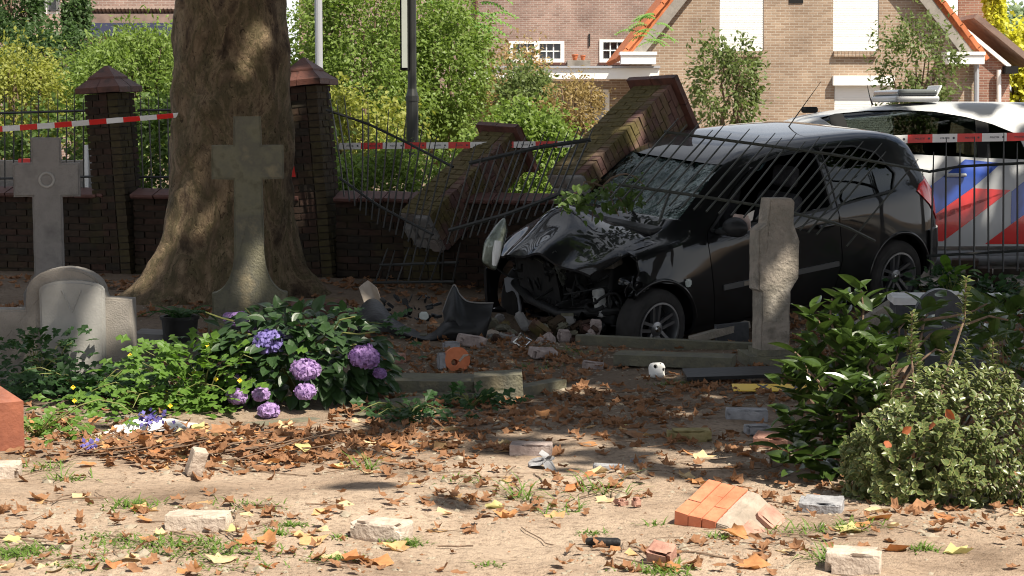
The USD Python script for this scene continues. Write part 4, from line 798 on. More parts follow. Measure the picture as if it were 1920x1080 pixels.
# crumpled bonnet
nu, nv = 24, 32; u = np.linspace(0,1,nu)[:,None]; w_ = np.linspace(-1,1,nv)[None]
half = .70 - .16*u**2.2; yy = w_*half; tip = .62 + .12*np.cos(w_*1.5) - .05*np.sin(w_*2+.4); xx = 1.10 + u*tip + 0*yy
zz = 1.0 - .03*u - .17*u**2.4 - .07*np.abs(w_)**3 + 0*yy
zz = zz + .12*np.exp(-((u-.28)/.30)**2 - ((w_+.45)/.38)**2) + .055*u*np.exp(-((w_+.22-.35*u)/.22)**2) - .045*np.exp(-((u-.75)/.3)**2-((w_-.5)/.3)**2) - .035*np.exp(-((u-.7)/.35)**2-((w_+.75)/.16)**2)
zz = zz + np.where(w_ > .6, (meshkit.fbm(np.stack([xx*9,yy*7,0*xx],-1), 2, 8)-.5)*.05*(w_-.6), 0)
zz = zz + rng(5).normal(size=zz.shape)*.0006*(u > .12)*(np.abs(w_) < .93); tp = np.stack([xx, yy, zz], -1).reshape(-1,3); bt = tp - V([0,0,.018]); i, j = np.meshgrid(np.arange(nu-1), np.arange(nv-1), indexing='ij'); a = i*nv+j
q = np.stack([a,a+nv,a+nv+1,a+1],-1).reshape(-1,4); n_ = nu*nv
ed = np.r_[np.arange(nv), (np.arange(1,nu)*nv+nv-1), (nu-1)*nv+np.arange(nv-2,-1,-1), np.arange(nu-2,0,-1)*nv]; e2 = np.roll(ed, -1)
obj('bonnet', (np.vstack([tp,bt]), np.vstack([q, q[:,::-1]+n_, np.stack([ed,e2,e2+n_,ed+n_],1)])), K['carpaint'], clio, smooth=28, label='buckled and folded bonnet')
# torn front: radiator pack, crossmember, engine, hoses
eb = MB(); eb.add(rbox((.28,.5,.34), (1.28,.18,.68), .04)).add(rbox((.2,.24,.2), (1.3,-.38,.74), .02)).add(rbox((.4,1.1,.1), (1.3,0,.36), .03)); obj('engine', eb, K['blackplastic'], clio, smooth=30)
obj('radiator', (worn((.04,.46,.40), .05, .010, 3, .02)[0] @ eul(.10,.12,.10).T + V([1.57,-.27,.55]), worn((.04,.46,.40), .05, .010, 3, .02)[1]), K['blackplastic'], clio)
obj('radiator_rim', tube([(1.61,-.47,.76),(1.62,-.2,.73),(1.58,.02,.64)], .010, 6), K['ironold'], clio)
obj('crossmember', tube([(1.56,-.62,.47),(1.64,-.3,.40),(1.66,.1,.36),(1.50,.5,.42),(1.38,.62,.44)], .035, 8), K['blackplastic'], clio, smooth=True)
obj('red_cap_bottle', rbox((.1,.16,.12), (1.48,.06,.76), .03), stone('red_plastic', [(.16,.03,.02),(.26,.06,.04)], 12., .6), clio, smooth=True)
obj('air_duct', rbox((.14,.34,.07), (1.46,.36,.76), .02, eul(.15,.1,.3)), stone('dirty_duct', [(.07,.062,.05),(.16,.14,.11)], 12., .8), clio, smooth=True)
obj('white_tank', rbox((.08,.09,.22), (1.52,.43,.48), .025, eul(.1,.1,0)), stone('dirty_tank', [(.25,.25,.24),(.42,.42,.4)], 12., .6), clio, smooth=True)
r = rng(71); hs_ = MB()
for k in range(34):
    p0 = V([1.45+r.random()*.2, -.5+r.random()*1.15, .30+r.random()*.45]); p1 = p0 + r.normal(size=3)*V([.12,.22,.14]); pm = (p0+p1)/2 + r.normal(size=3)*.07
    qq = np.linspace(0,1,8)[:,None]; hs_.tube((1-qq)**2*p0+2*qq*(1-qq)*pm+qq**2*p1, r.choice([.007,.011,.018]), 6)
obj('hoses', hs_, K['dullblack'], clio, smooth=True, kind='stuff')
jb = MB()
for k in range(26):
    sz = r.uniform(.03,.14,3)*V([.5,1,1]); jb.add((worn(sz, .04, .01, k, .02)[0] @ Rot.random(random_state=k).as_matrix().T + V([1.42+r.random()*.18, -.55+r.random()*1.15, .27+r.random()*.44]), worn(sz, .04, .01, k, .02)[1]))
obj('broken_brackets', jb, K['blackplastic'], clio, kind='stuff')
def torn_strip(c, L, w, R, seed, th=.004):
    def fn(a, b):
        x = (a-.5)*L; y = (b-.5)*w*(1-.6*a*meshkit.noise(np.stack([a*6+seed,b*0,0*a],-1), seed)); z = (meshkit.fbm(np.stack([a*4+seed,b*2.5,0*a],-1), 2, seed)-.5)*L*.55
        return np.stack([x, y, z], -1)
    return sheet(fn, 12, 6, th, mat4(R, c))
for k in range(13):
    c = V([1.50+.2*r.random(), -.58+1.2*r.random(), .30+.46*r.random()])
    obj('torn_sheet', torn_strip(c, r.uniform(.12,.34), r.uniform(.03,.10), Rot.random(random_state=300+k).as_matrix(), k), [K['carpaint'], K['ironold'], K['blackplastic'], K['carpaint'], K['blackplastic']][k % 5], clio, smooth=18)
# right headlamp hanging, crumpled left wing pieces
CM = mat4(Rot.from_euler('z', math.pi+math.radians(35.02)).as_matrix() @ Rot.from_euler('y', math.radians(5.6)).as_matrix() @ Rot.from_euler('x', math.radians(-4.43)).as_matrix(), (1.6668, 13.969, -.175)); CI = np.linalg.inv(CM)
def CL(px, py, D): return (CI @ np.r_[P(px, py, D), 1])[:3]
def lampshape(k, dz=0.):
    pts = [(944,414,13.25,.022),(938,432,13.2,.06),(925,462,13.1,.085),(918,485,13.1,.07),(926,500,13.1,.03)]
    return tm(m3.Manifold.batch_hull([m3.Manifold.sphere(r_*k, 24).scale([1,.8,1]).translate(list(CL(a, b, d)+V([dz,0,0]))) for a, b, d, r_ in pts]))
h1 = obj('headlight', lampshape(.86), stone('lamp_reflector', [(.2,.2,.18),(.5,.5,.46),(.3,.3,.27)], 11., .25, .3, 30., .02), clio, smooth=40)
obj('lens', lampshape(1.0), pane('lamp_cover', (.86,.9,.86), .05), h1, smooth=40)
obj('side_reflector', tube([CL(934,452,12.95), CL(931,475,12.93), CL(927,497,12.95)], [.028,.034,.02], 8), K['whiteplastic'], h1, smooth=True)
obj('hanging_panel', (worn((.02,.12,.30), .05, .01, 9, .01)[0] @ eul(.1,.1,.3).T + V([1.55,-.66,.36]), worn((.02,.12,.30), .05, .01, 9, .01)[1]), K['greyplastic'], clio)
pl = MB()
for k in range(9):
    a_, b_ = .02+.05*r.random(), .10+.16*r.random()
    v_, f_ = worn((b_, .012, a_*2.2), .03, .01, 60+k, .03); v_ = v_ + V([0,1,0])*((meshkit.fbm(v_*12+k, 2, k)-.5)*.10)[:,None]
    pl.add((v_ @ Rot.from_euler('xyz', r.normal(size=3)*.5).as_matrix().T + V([1.34+.14*r.random(), .68+.1*r.random(), .60+.2*r.random()]), f_))
obj('torn_wing', pl, K['carpaint'], clio, smooth=25)
wl = tm((loft(T,-.002) - loft(T,.012)) ^ side_prism([(1.02,.60),(1.02,.93),(1.44,.86),(1.40,.78),(1.47,.70),(1.38,.66),(1.30,.665)], .5, 1.1)); wv = V(wl.subdivide_to_size(.05,12).vertices); wf = wl.subdivide_to_size(.05,12).faces
ob_ = (meshkit.fbm(wv*5, 2, 2)-.5)*.10*np.clip((wv[:,0]-1.1)/.3, 0, 1); obj('front_wing', (wv + V([0,1,0])*ob_[:,None], wf), K['carpaint'], clio, smooth=30)
obj('indicator', (worn((.05,.03,.06), .02, .012, 3)[0] + V([1.02,.86,.62]), worn((.05,.03,.06), .02, .012, 3)[1]), K['lens'], clio)

# --- the police car on the road
pol_x0 = P(1446,300,15.9)[0]
pol = thing('police_car', 'silver police car with blue and red diagonal stripes parked behind the crashed car', 'car', M=mat4(None, (pol_x0+2.02, 15.85+.86, -.02)))
TP = dict(x=(-2.03, 2.33), dense=.3,
 zt=[(-2.05,.6),(-2.02,.8),(-1.98,1.0),(-1.9,1.22),(-1.75,1.45),(-1.5,1.535),(-1.0,1.60),(-.2,1.655),(.5,1.65),(1.0,1.57),(1.35,1.42),(1.7,1.2),(1.85,1.1),(2.1,1.0),(2.33,.75)],
 zb=[(-2.05,.5),(-2.02,.74),(-1.98,.92),(-1.85,1.0),(-1,1.03),(.5,1.0),(1.5,.96),(1.9,.92),(2.1,.88),(2.33,.66)],
 wb=[(-2.05,.6),(-1.95,.74),(-1.7,.82),(-1,.85),(1,.85),(1.8,.82),(2.1,.72),(2.33,.5)], wm=[(-2.05,.65),(-1.95,.8),(-1.6,.885),(1.2,.89),(1.8,.87),(2.33,.6)],
 wr=[(-2.05,.5),(-1.9,.62),(-1.6,.60),(-.5,.62),(.8,.6),(1.3,.62),(1.8,.68),(2.33,.45)], z0=[(-2.05,.35),(-1.5,.22),(2.33,.24)], dr=[(-2.05,.03),(-1.7,.05),(-1,.07),(.8,.07),(1.5,.06),(2.33,.03)])
def PL(px, py): p = P(px, py, 15.86); return (p[0]-(pol_x0+2.02), p[2]+.02)
pwin = [PL(1545,222), PL(1580,214), PL(1640,208), PL(1700,206), PL(1760,209), PL(1820,219), PL(1870,233), PL(1912,250), (2.02,1.06), (2.05,.995), PL(1840,292), PL(1672,283)]
pwin = [PL(1548,221), PL(1580,213), PL(1640,207.5), PL(1700,206), PL(1760,209), PL(1820,219), PL(1870,233), PL(1915,252), PL(1935,300), PL(1840,296), PL(1680,288), PL(1612,268)]
psh = loft(TP) - loft(TP, .025)
psh = psh - side(pwin, 1.3)
for x in (1.42, -1.36): 
    for a, b in ((.5,1.2),(-1.2,-.5)): psh = psh - cyl_y(x, .31, .345, a, b)
psh = psh - front_prism([(-.62,1.1),(.62,1.1),(.52,1.54),(-.52,1.54)], 1.0, 2.0) - front_prism([(-.6,1.08),(.6,1.08),(.5,1.42),(-.5,1.42)], -2.3, -1.7)
pdoor = ring_poly([(-.58,.30),(-.62,1.0),(-.62,1.3),(.62,1.3),(.62,.30)], .01); tt_ = prism(pdoor, .4); tt_.apply_transform(XZ); tt_.apply_translation((0,-.5,0)); psh = psh - (man(tt_) ^ box_(-3,3,-1.3,-.6,0,1.03))
obj('body', tm(psh), K['silver'], pol, smooth=32)
pg = loft(TP, .008) - loft(TP, .013); sp_ = side(pwin, 1.3)
mull = side_prism([(-.10,.9),(-.10,1.7),(.02,1.7),(.02,.9)], -1.3, 1.3) + side_prism([PL(1566,300), PL(1566,190), PL(1586,190), PL(1612,300)], -1.3, 1.3)
DG = pane('dark_car_glass', (.5,.53,.51))
for nm_, m_, k_ in (('side_window', (pg ^ sp_) - mull, DG), ('window_pillar', ((loft(TP,.001)-loft(TP,.02)) ^ sp_) ^ mull, K['dullblack'])):
    for c_k in m_.decompose():
        if c_k.volume() > 1e-5: obj(nm_, tm(c_k), k_, pol, smooth=40)
obj('windscreen', tm(pg ^ front_prism([(-.62,1.1),(.62,1.1),(.52,1.54),(-.52,1.54)], 1.0, 2.0)), K['glass'], pol, smooth=40); obj('rear_window', tm(pg ^ front_prism([(-.6,1.08),(.6,1.08),(.5,1.42),(-.5,1.42)], -2.3, -1.7)), DG, pol, smooth=40)
fo = (loft(TP, -.003) - loft(TP, -.0005))
def foil(name, mat, pts): obj(name, tm((fo ^ side_prism([PL(*p) for p in pts], -1.2, -.3))), K[mat], pol, smooth=35)
foil('blue_stripe', 'bluepaint', [(1812,299),(1879,306),(1822,352),(1752,401),(1741,396),(1741,350)])
foil('red_stripe', 'redpaint', [(1822,352.5),(1894,356),(1766,452),(1600,452),(1600,480),(1752,401.5)])
foil('blue_stripe', 'bluepaint', [(1925,335),(1895,359),(1893,420),(1960,372),(1960,330)])
foil('red_stripe', 'redpaint', [(1960,373),(1893,420.5),(1845,457),(1960,457)])
obj('sill_trim', tm((loft(TP,-.016)-loft(TP,-.001)) ^ side_prism([PL(1700,461),PL(1990,461),PL(1990,468),PL(1700,468)], -1.2, -.3)), K['chrome'], pol, smooth=30)
obj('lower_sill', tm((loft(TP,-.012)-loft(TP,-.001)) ^ side_prism([PL(1600,470),PL(1990,470),PL(1990,484),PL(1600,484)], -1.2, -.3)), K['greyplastic'], pol, smooth=30)
hp = PL(1790,328); obj('handle', rbox((.2,.04,.035), (hp[0],-.895,hp[1]), .015), K['silver'], pol, smooth=True)
lp = PL(1735,188)
lbm = obj('light_bar', rbox((.42,1.1,.06), (lp[0]+.0,0,1.68), .025), K['silver'], pol, smooth=True)
obj('light_bar_lens', rbox((.38,1.12,.06), (lp[0],0,1.738), .028), plain('smoked_lens', (.10,.11,.11), .12, 0, .6), lbm, smooth=True)
obj('matrix_sign', rbox((.02,.5,.13), (lp[0]+.27,0,1.75), .008, eul(0,.45,0)), K['whiteplastic'], pol, smooth=True)
ap = PL(1548,197); obj('roof_antenna', rbox((.16,.08,.06), (ap[0],0,1.575), .025), K['dullblack'], pol, smooth=True); ap = PL(1677,190)
obj('whip_antenna', tube([(ap[0],.1,1.62),(ap[0]-.03,.1,1.70),(ap[0]-.06,.1,1.82)], [.012,.005,.003], 6), K['dullblack'], pol)
for x in (1.42,-1.36):
    for y in (-.78,.78): make_wheel(pol, mat4(rz(math.pi if y < 0 else 0), (x,y,.315)), R=.315)
ps = MB()
for x in (-.15,-.95): ps.add(rbox((.16,1.2,.66), (x,0,.85), .07, eul(0,-.22,0))); 
for x in (-.26,-1.06):
    for y in (-.36,.36): ps.add(rbox((.1,.28,.2), (x,y,1.24), .045))
ps.add(rbox((.4,1.4,.3), (1.35,0,.9), .08)); obj('seats', ps, K['dullblack'], pol, smooth=True)

# ---------------------------------------------------------------- graves
def displace(v, amp, freq, seed): return v + (meshkit.fbm(v*freq+seed, 4, seed)-.5)[:,None]*2*amp*(v/(np.linalg.norm(v, axis=1, keepdims=True)+1e-9))
def weather(mesh, edge, amp, freq, seed, chip=.0):
    """Subdivide a solid and roughen it along its normals."""
    t = trimesh.Trimesh(*mesh) if isinstance(mesh, tuple) else mesh
    t = t.subdivide_to_size(edge, 14); t.merge_vertices(); v = V(t.vertices); n = V(t.vertex_normals)
    z = meshkit.fbm(v*freq+seed, 4, seed)-.5
    return v + n*(z*2*amp - chip*np.clip(z-.1,0,1)*4)[:,None], V(t.faces)
def solid(poly, depth, M, bevel=.012):
    """Outline (x, z) with bevelled faces, depth along y, centred."""
    p = Polygon(poly); inn = p.buffer(-bevel, join_style=2)
    a = man(prism(p, depth-2*bevel)).translate([0,0,bevel]); b = man(prism(inn, depth))
    t = tm(a + b); t.apply_transform(XZ); t.apply_translation((0, depth/2, 0)); t.apply_transform(M); return t
# left stone cross with a medallion
D = 11.5; s = F/D; c0 = on(P(93,500,D)[0], D)
zt = P(93,258,D)[2]-c0[2]; za0 = P(93,368,D)[2]-c0[2]; za1 = P(93,305,D)[2]-c0[2]; hw, aw = 27/s, 60/s
cr = thing('stone_cross', 'plain grey stone cross with round medallion at the left', 'cross')
Mx = mat4(rz(.22), c0)
cp = [(-hw,.0),(hw,.0),(hw,za0),(aw,za0),(aw,za1),(hw,za1),(hw,zt),(-hw,zt),(-hw,za1),(-aw,za1),(-aw,za0),(-hw,za0)]
obj('cross_body', weather(solid(cp, .14, Mx), .06, .0035, 9, 2), K['greystone'], cr, smooth=25)
md = MB(); rg = trimesh.creation.torus(.046, .009, major_sections=28, minor_sections=8); rg.apply_transform(Rot_ := mat4(eul(math.pi/2,0,0), (0,-.072,(za0+za1)/2))); md.add(rg)
r = rng(4)
for k in range(16):
    a = r.uniform(0, 6.28); q = r.random()**.5*.034; md.add(trimesh.creation.icosphere(1, .009+.006*r.random(), transform=mat4(None, (q*math.cos(a), -.072, (za0+za1)/2+q*math.sin(a)*1.1))))
v, f = md.mesh(); obj('medallion', (v @ Mx[:3,:3].T + Mx[:3,3], f), K['palestone'], cr, smooth=True)
obj('foot', weather(solid([(-.20,-.1),(.20,-.1),(.20,.34),(.13,.47),(-.13,.47),(-.20,.34)], .3, mat4(rz(.22), c0+V([-.0,.12,0]))), .06, .004, 9, 3), K['greystone'], cr, smooth=25)
# tall centre cross with flared foot
D = 12.; s = F/D; c0 = on(P(469,560,D)[0], D)
def hz(py): return P(469, py, D)[2]-c0[2]
w1, w2 = 28/s, 70/s; zf0, zf1 = hz(548), hz(470)
fl_ = [(w1 + (w2-w1)*(1-math.sin(a)), zf0+(zf1-zf0)*(1-math.cos(a))*1.0) for a in np.linspace(0, math.pi/2, 9)]
half_ = [(w2,-.1)] + fl_ + [(w1*.94,hz(336)),(67/s,hz(335)),(66/s,hz(272)),(w1*.93,hz(272)),(w1*.9,hz(218))]
poly = half_ + [(-x, z) for x, z in half_[::-1]]
tc = thing('tall_cross', 'tall lichened stone cross with flared foot in front of the big trunk', 'cross')
obj('cross_body', weather(solid(poly, .13, mat4(rz(.12), c0)), .06, .005, 8, 6, .004), K['mossstone'], tc, smooth=28)
obj('plinth', weather(trimesh.creation.box((2*w2+.06,.3,.16), mat4(rz(.12), c0+V([0,0,.03]))), .08, .005, 8, 7), K['mossstone'], tc, smooth=28)
# headstone with wings and pale plate at far left
D = 10.; s = F/D; c0 = on(P(130,600,D)[0], D)
def hx_(px): return (px-130)/s
def hz(py): return P(130, py, D)[2]-c0[2]
hd = thing('headstone', 'grey headstone with rounded top, side wings and pale inscription plate', 'headstone')
arc = [(hx_(128)+hx_(202)*math.cos(a)*1.0, hz(548)+(hz(500)-hz(548))*math.sin(a)) for a in np.linspace(0, math.pi, 15)]
poly = [(hx_(252),-.1),(hx_(252),hz(560)),(hx_(203),hz(557))] + arc + [(hx_(54),hz(578)),(hx_(-80),hz(576)),(hx_(-80),-.1)]
obj('stone_body', weather(solid(poly, .16, mat4(rz(.03), c0)), .06, .004, 10, 8, .002), K['concrete'], hd, smooth=28)
arc = [(hx_(145)+hx_(190)*math.cos(a), hz(540)+(hz(522)-hz(540))*math.sin(a)) for a in np.linspace(0, math.pi, 11)]
obj('inscription_plate', solid([(hx_(205),hz(705))]+arc+[(hx_(86),hz(705))], .06, mat4(rz(.03), c0+V([0,-.10,0])), .015), K['palestone'], hd)
vb = MB(); 
for a, b in (((-.055,.0),(0,-.13)),((.055,.0),(0,-.13))):
    p0, p1 = V([hx_(145)+a[0], -.133, hz(540)+a[1]]), V([hx_(145)+b[0], -.133, hz(540)+b[1]]); vb.tube([p0,p1], .005, 6)
v, f = vb.mesh(); obj('carved_chevron', (v @ rz(.03).T + c0 + V([0,.003,0]), f), K['palestone'], hd)
# broken cement cross in front of the car
D = 11.; s = F/D; c0 = on(P(1448,640,D)[0], D); c0[2] = P(1448,662,D)[2]
def hz(py): return P(1448, py, D)[2]-c0[2]
def wx(px): return (px-1448)/s
bc = thing('broken_cross', 'weathered cement cross with both arms broken off, standing in front of the black car', 'cross')
poly = [(wx(1415),0),(wx(1474),0),(wx(1474),hz(545)),(wx(1490),hz(520)),(wx(1491),hz(452)),(wx(1478),hz(418)),(wx(1480),hz(378)),(wx(1474),hz(371)),(wx(1430),hz(371)),(wx(1424),hz(418)),(wx(1407),hz(430)),(wx(1408),hz(540)),(wx(1415),hz(545))]
obj('cross_body', weather(solid(poly, .15, mat4(rz(.30), c0), .008), .035, .008, 9, 12, .012), K['woodstone'], bc, smooth=24)
q = obj('pedestal', weather(trimesh.creation.box((.40,.34,.14), mat4(rz(.12), c0+V([.02,.05,-.075]))), .06, .005, 10, 13), K['mossstone'], bc, smooth=25)
obj('step', weather(trimesh.creation.box((.27,.24,.04), mat4(rz(.12), c0+V([.01,.03,.012]))), .06, .004, 10, 14), K['mossstone'], bc, smooth=25)
# dark granite stone on the right, pale stone and slab behind it
D = 10.3; s = F/D; c0 = on(P(1760,640,D)[0], D)
def hz(py): return P(1760, py, D)[2]-c0[2]
dg = thing('granite_headstone', 'dark granite headstone with rounded top behind the variegated bush', 'headstone')
arc = [(.155*math.cos(a), hz(600)+(hz(541)-hz(600))*math.sin(a)) for a in np.linspace(0, math.pi, 15)]
gp_ = [(.235,-.1),(.235,hz(556)),(.17,hz(572))] + arc + [(-.165,-.1)]
obj('stone_body', solid(gp_, .09, mat4(rz(-.1), c0), .006), K['darkgranite'], dg)
lt_ = MB(); r = rng(77)
for py in (597, 616):                                       # two worn, unreadable lines
    for k in range(9): 
        x = .02 + k*.016; hgt = .012 + .010*(r.random() < .4)
        lt_.add(trimesh.creation.box((.003, .002, hgt), mat4(eul(0,r.normal()*.25,0), (x, -.046, hz(py)+hgt/2))), mat4(rz(-.1), c0))
        if r.random() < .7: lt_.add(trimesh.creation.box((.009, .002, .003), mat4(None, (x+.005, -.046, hz(py)+.006+.006*r.random()))), mat4(rz(-.1), c0))
obj('lettering', lt_, K['greystone'], dg)
wt = thing('white_topped_tomb', 'low tomb block with white crumbled top behind the dark headstone', 'tomb')
b0 = P(1755,560,10.9); obj('block', weather(trimesh.creation.box((.50,.34,.5), mat4(rz(-.1), b0+V([0,.1,-.28]))), .06, .004, 8, 3), K['darkgranite'], wt, smooth=25)
r = rng(8); tb_ = MB(); tb_.add(weather(trimesh.creation.box((.53,.36,.045), mat4(rz(-.1), b0+V([0,.1,-.012]))), .05, .006, 11, 4))
for k in range(7): tb_.add(worn(r.uniform(.04,.10,3)*V([1,1,.5]), .03, .01, k, .03), mat4(rz(r.random()*3), b0+V([r.uniform(-.02,.24), r.uniform(-.05,.15), .03])))
obj('white_top', tb_, stone('chalk', [(.5,.49,.47),(.66,.65,.63)], 9., .9, .4), wt, smooth=25)
# grave kerbs
def kerb(name, label, p0, p1, h, w, mat='mossstone', sink=.08, seed=0, cat='grave kerb'):
    a, b = V(p0), V(p1); d = b-a; Ln = np.linalg.norm(d[:2]); yaw = math.atan2(d[1], d[0]); tilt = math.atan2(d[2], Ln)
    M = mat4(rz(yaw) @ eul(0,-tilt,0), (a+b)/2 + V([0,0,h/2-sink]))
    return obj(name, weather(trimesh.creation.box((Ln, w, h), M), .06, .005, 9, seed, .003), K[mat], smooth=26, label=label, cat=cat)
def kp(px, py, D): return P(px, py, D)
def top_kerb(name, label, a, b, h, w, **k):
    """Kerb whose top front edge runs through two seen points."""
    pa, pb = P(*a), P(*b); d = pb-pa; nn = V([-d[1], d[0], 0]); nn /= np.linalg.norm(nn); nn = nn if nn[1] > 0 else -nn
    return kerb(name, label, pa + nn*w/2 - V([0,0,h]), pb + nn*w/2 - V([0,0,h]), h, w, sink=0., **k)
top_kerb('grave_kerb', 'long mossy grave kerb in front of the front wheel', (1078,629,11.9), (1412,645,11.7), .26, .09, seed=31)
top_kerb('grave_kerb', 'upper grey grave slab edge right of the hydrangea', (728,714,9.5), (888,716,9.42), .09, .30, seed=32)
top_kerb('grave_kerb', 'lower grave kerb under the slab edge right of the hydrangea', (722,738,9.4), (905,742,9.3), .16, .10, seed=33)
top_kerb('grave_kerb', 'square mossy kerb end block with white crumbs on top', (890,708,9.36), (981,702,9.36), .2, .2, seed=34)
top_kerb('grave_kerb', 'short kerb running away right of the mossy end block', (905,742,9.2), (1062,712,9.85), .14, .1, seed=35)
top_kerb('grave_kerb', 'kerb stub in front of the hydrangea corner', (700,762,8.8), (803,750,8.85), .2, .16, seed=36)
top_kerb('grave_kerb', 'low stone kerb under the front of the hydrangea', (470,800,8.45), (705,777,8.72), .12, .12, seed=37)
top_kerb('grave_kerb', 'pale grave kerb below the celandine at the left', (62,790,8.6), (330,787,8.55), .14, .14, mat='concrete', seed=38)
top_kerb('grave_kerb', 'dark kerb behind the hydrangea below the torn bumper', (690,630,12.), (800,628,12.), .14, .1, seed=39)
top_kerb('stone_step', 'flat grey stone step beside the fern pot', (250,625,11.), (345,630,11.), .05, .25, mat='greystone', seed=40, cat='stone slab')
top_kerb('stone_step', 'lower brown stone step below the fern pot', (248,650,10.7), (375,652,10.7), .10, .25, mat='mossstone', seed=41, cat='stone slab')
top_kerb('grave_slab', 'broken grey slab lying flat behind the pale mask', (1150,665,10.9), (1372,672,10.7), .07, .22, mat='mossstone', seed=42, cat='stone slab')
top_kerb('plank', 'yellowish plank leaning behind the glossy bush', (1602,612,11.5), (1706,545,12.), .10, .05, mat='woodstone', seed=43, cat='plank')
top_kerb('plank', 'grey board leaning against the kerb behind the broken cross', (1300,632,11.95), (1408,602,12.2), .05, .06, mat='woodstone', seed=44, cat='plank')
top_kerb('grave_slab', 'dark slab tilted up behind the leaning board', (1345,610,12.1), (1405,604,12.15), .16, .05, mat='darkgranite', seed=45, cat='stone slab')
top_kerb('stone_block', 'mossy stone block at the right edge under the bush', (1868,950,6.5), (1990,955,6.5), .13, .15, mat='concrete', seed=46, cat='stone block')
# thin dark panel with a yellow plate below the pedestal
dp = MB(); a, b = P(1288,710,10.2), P(1500,697,10.0)
obj('black_board', weather(trimesh.creation.box((.72,.26,.022), mat4(eul(.05,-.03,.02), (a+b)/2+V([.02,.1,.0]))), .05, .003, 9, 5), K['blackplastic'], smooth=25, label='thin dark panel lying at the foot of the broken cross', cat='board')
yp = thing('number_plate', 'yellow number plate on the soil under the dark panel', 'number plate', M=mat4(eul(.22,0,-.03), P(1458,727,9.75)+V([0,0,.0])))
obj('plate', rbox((.52,.11,.006), (0,0,0), .003), K['yellow'], yp); t = meshkit.text_mesh('X - X', .075, .002, True); t.apply_translation((-.12,-.037,.003)); obj('characters', t, K['ink'], yp)

# ---------------------------------------------------------------- loose bricks and debris
RUB = K['rubble']
def lump(name, label, cat, px, py, L, h, w, yaw, mat, seed, roll=0., pitch=0., chip=.05, lift=0., group=None, D=None, amp=.004):
    """A lump whose base centre is seen at the pixel; L in photo pixels."""
    g = G(px, py) if D is None else P(px, py, D); s = F/g[1]; sz = (L/s, w, h)
    v, f = worn(sz, max(.016, min(.05, L/s/7)), amp, seed, chip)
    R = rz(yaw) @ eul(roll, pitch, 0); v = v @ R.T; v = v + g + V([0, 0, -v[:,2].min()-.008+lift])
    return obj(name, (v, f), mat, smooth=22, label=label, cat=cat, group=group)
for k, a in enumerate([
 ('brick','pale mortared brick lying left of centre in the sunlit sand',373,992,122,.068,.105,-.08,2,0,0),
 ('brick','pale pinkish brick angled in the sand at the centre bottom',716,1008,112,.07,.105,-.42,2,0,0),
 ('brick','whitish broken brick at the bottom right corner',1600,1070,104,.075,.12,-.25,2,0,0),
 ('brick','half brick standing on end in the leaf heap',369,893,30,.12,.055,.5,2,.25,.25),
 ('brick','cut-off pale brick at the left edge',8,894,62,.07,.1,.1,2,0,0),
 ('brick','mossy olive brick with pale top in the middle of the shade',1292,826,82,.062,.105,.03,3,0,0),
 ('brick','purplish grey brick half sunk left of the mossy brick',996,850,80,.055,.105,-.12,1,0,0),
 ('brick','grey brick nearest to the glossy bush',1400,786,80,.062,.105,-.08,5,0,0),
 ('brick','grey brick lying behind the pale mask',1330,690,62,.06,.1,-.3,1,.1,0),
 ('brick','pale brick tilted beside the torn bumper',940,645,70,.055,.1,-.5,2,.2,.15),
 ('brick','brown brick tilted up in front of the bumper rubble',1018,672,52,.06,.1,.4,1,.2,.1),
 ('brick','brown half brick right of the dark bumper',1000,624,50,.06,.1,.2,1,.3,.2),
 ('brick','small grey brick piece among the leaves',1112,692,40,.05,.08,-.1,1,0,.1),
 ('brick','red brick fragment beside the hydrangea',742,680,36,.06,.08,-.2,4,.1,0),
 ('brick','grey rounded rubble lump below the bumper hook',884,652,58,.075,.09,.5,1,.1,.2),
 ('brick','grey concrete lump below the bumper edge',846,656,32,.06,.07,.1,5,0,0),
 ('brick','flat grey stone beside the bush trunk',1540,958,82,.05,.12,-.3,5,.1,0),
 ('brick','pinkish rubble piece beside the left bush leaves',1448,838,68,.06,.09,-.4,4,.2,0),
 ('brick','white rubble chip under the glossy bush',1452,872,34,.045,.06,.4,2,0,0),
 ('brick','grey stone near the glossy bush leaves',1420,815,48,.045,.08,.1,5,0,0),
 ('stone_chip','long pale grey slate chip in the shade',1142,880,62,.028,.05,-.1,5,0,.03),
 ('stone_chip','small white chip below the long slate chip',1192,865,22,.02,.03,-.1,5,0,0),
 ('stone_chip','little white pebble beside the hydrangea kerb',742,840,18,.03,.04,.3,2,0,0),
 ('stone_chip','flat pale chip left of the purplish brick',1028,878,24,.02,.03,.6,5,0,0),
 ('stone_chip','small red brick crumb at the shade edge',1168,948,20,.03,.03,.1,4,0,0),
 ('stone_chip','second red brick crumb at the shade edge',1193,952,18,.035,.03,.6,4,0,0),
 ('brick','reddish brick corner poking from the sand at bottom right of centre',1240,1054,50,.05,.07,-.5,4,.4,.1)]):
    n, lb_, px, py, L, h, w, yaw, mi_, ro, pi_ = a
    lump(n, lb_, 'brick' if n == 'brick' else 'stone chip', px, py, L, h, w, yaw, RUB[mi_], 100+k, ro, pi_, chip=.09 if n == 'brick' else .12)
r = rng(91)
for k in range(36):                                         # heap of rubble before the car's nose
    px, py = 905+r.random()*210, 600+r.random()*50
    obj('rubble_piece', (lambda v, f: (v @ Rot.random(random_state=k).as_matrix().T + P(px, py, 12.0+.6*(650-py)/50*1.2) + V([0,0,.02]), f))(*worn(r.uniform(.05,.17,3)*V([1,.7,.55]), .03, .012, 200+k, .06)), [RUB[1], BR[3], RB[0], K['mossstone'], K['greystone']][int(r.integers(5))], smooth=22, label='grey mortared rubble piece heaped before the crushed car front', cat='rubble', group='rubble heap before the car')
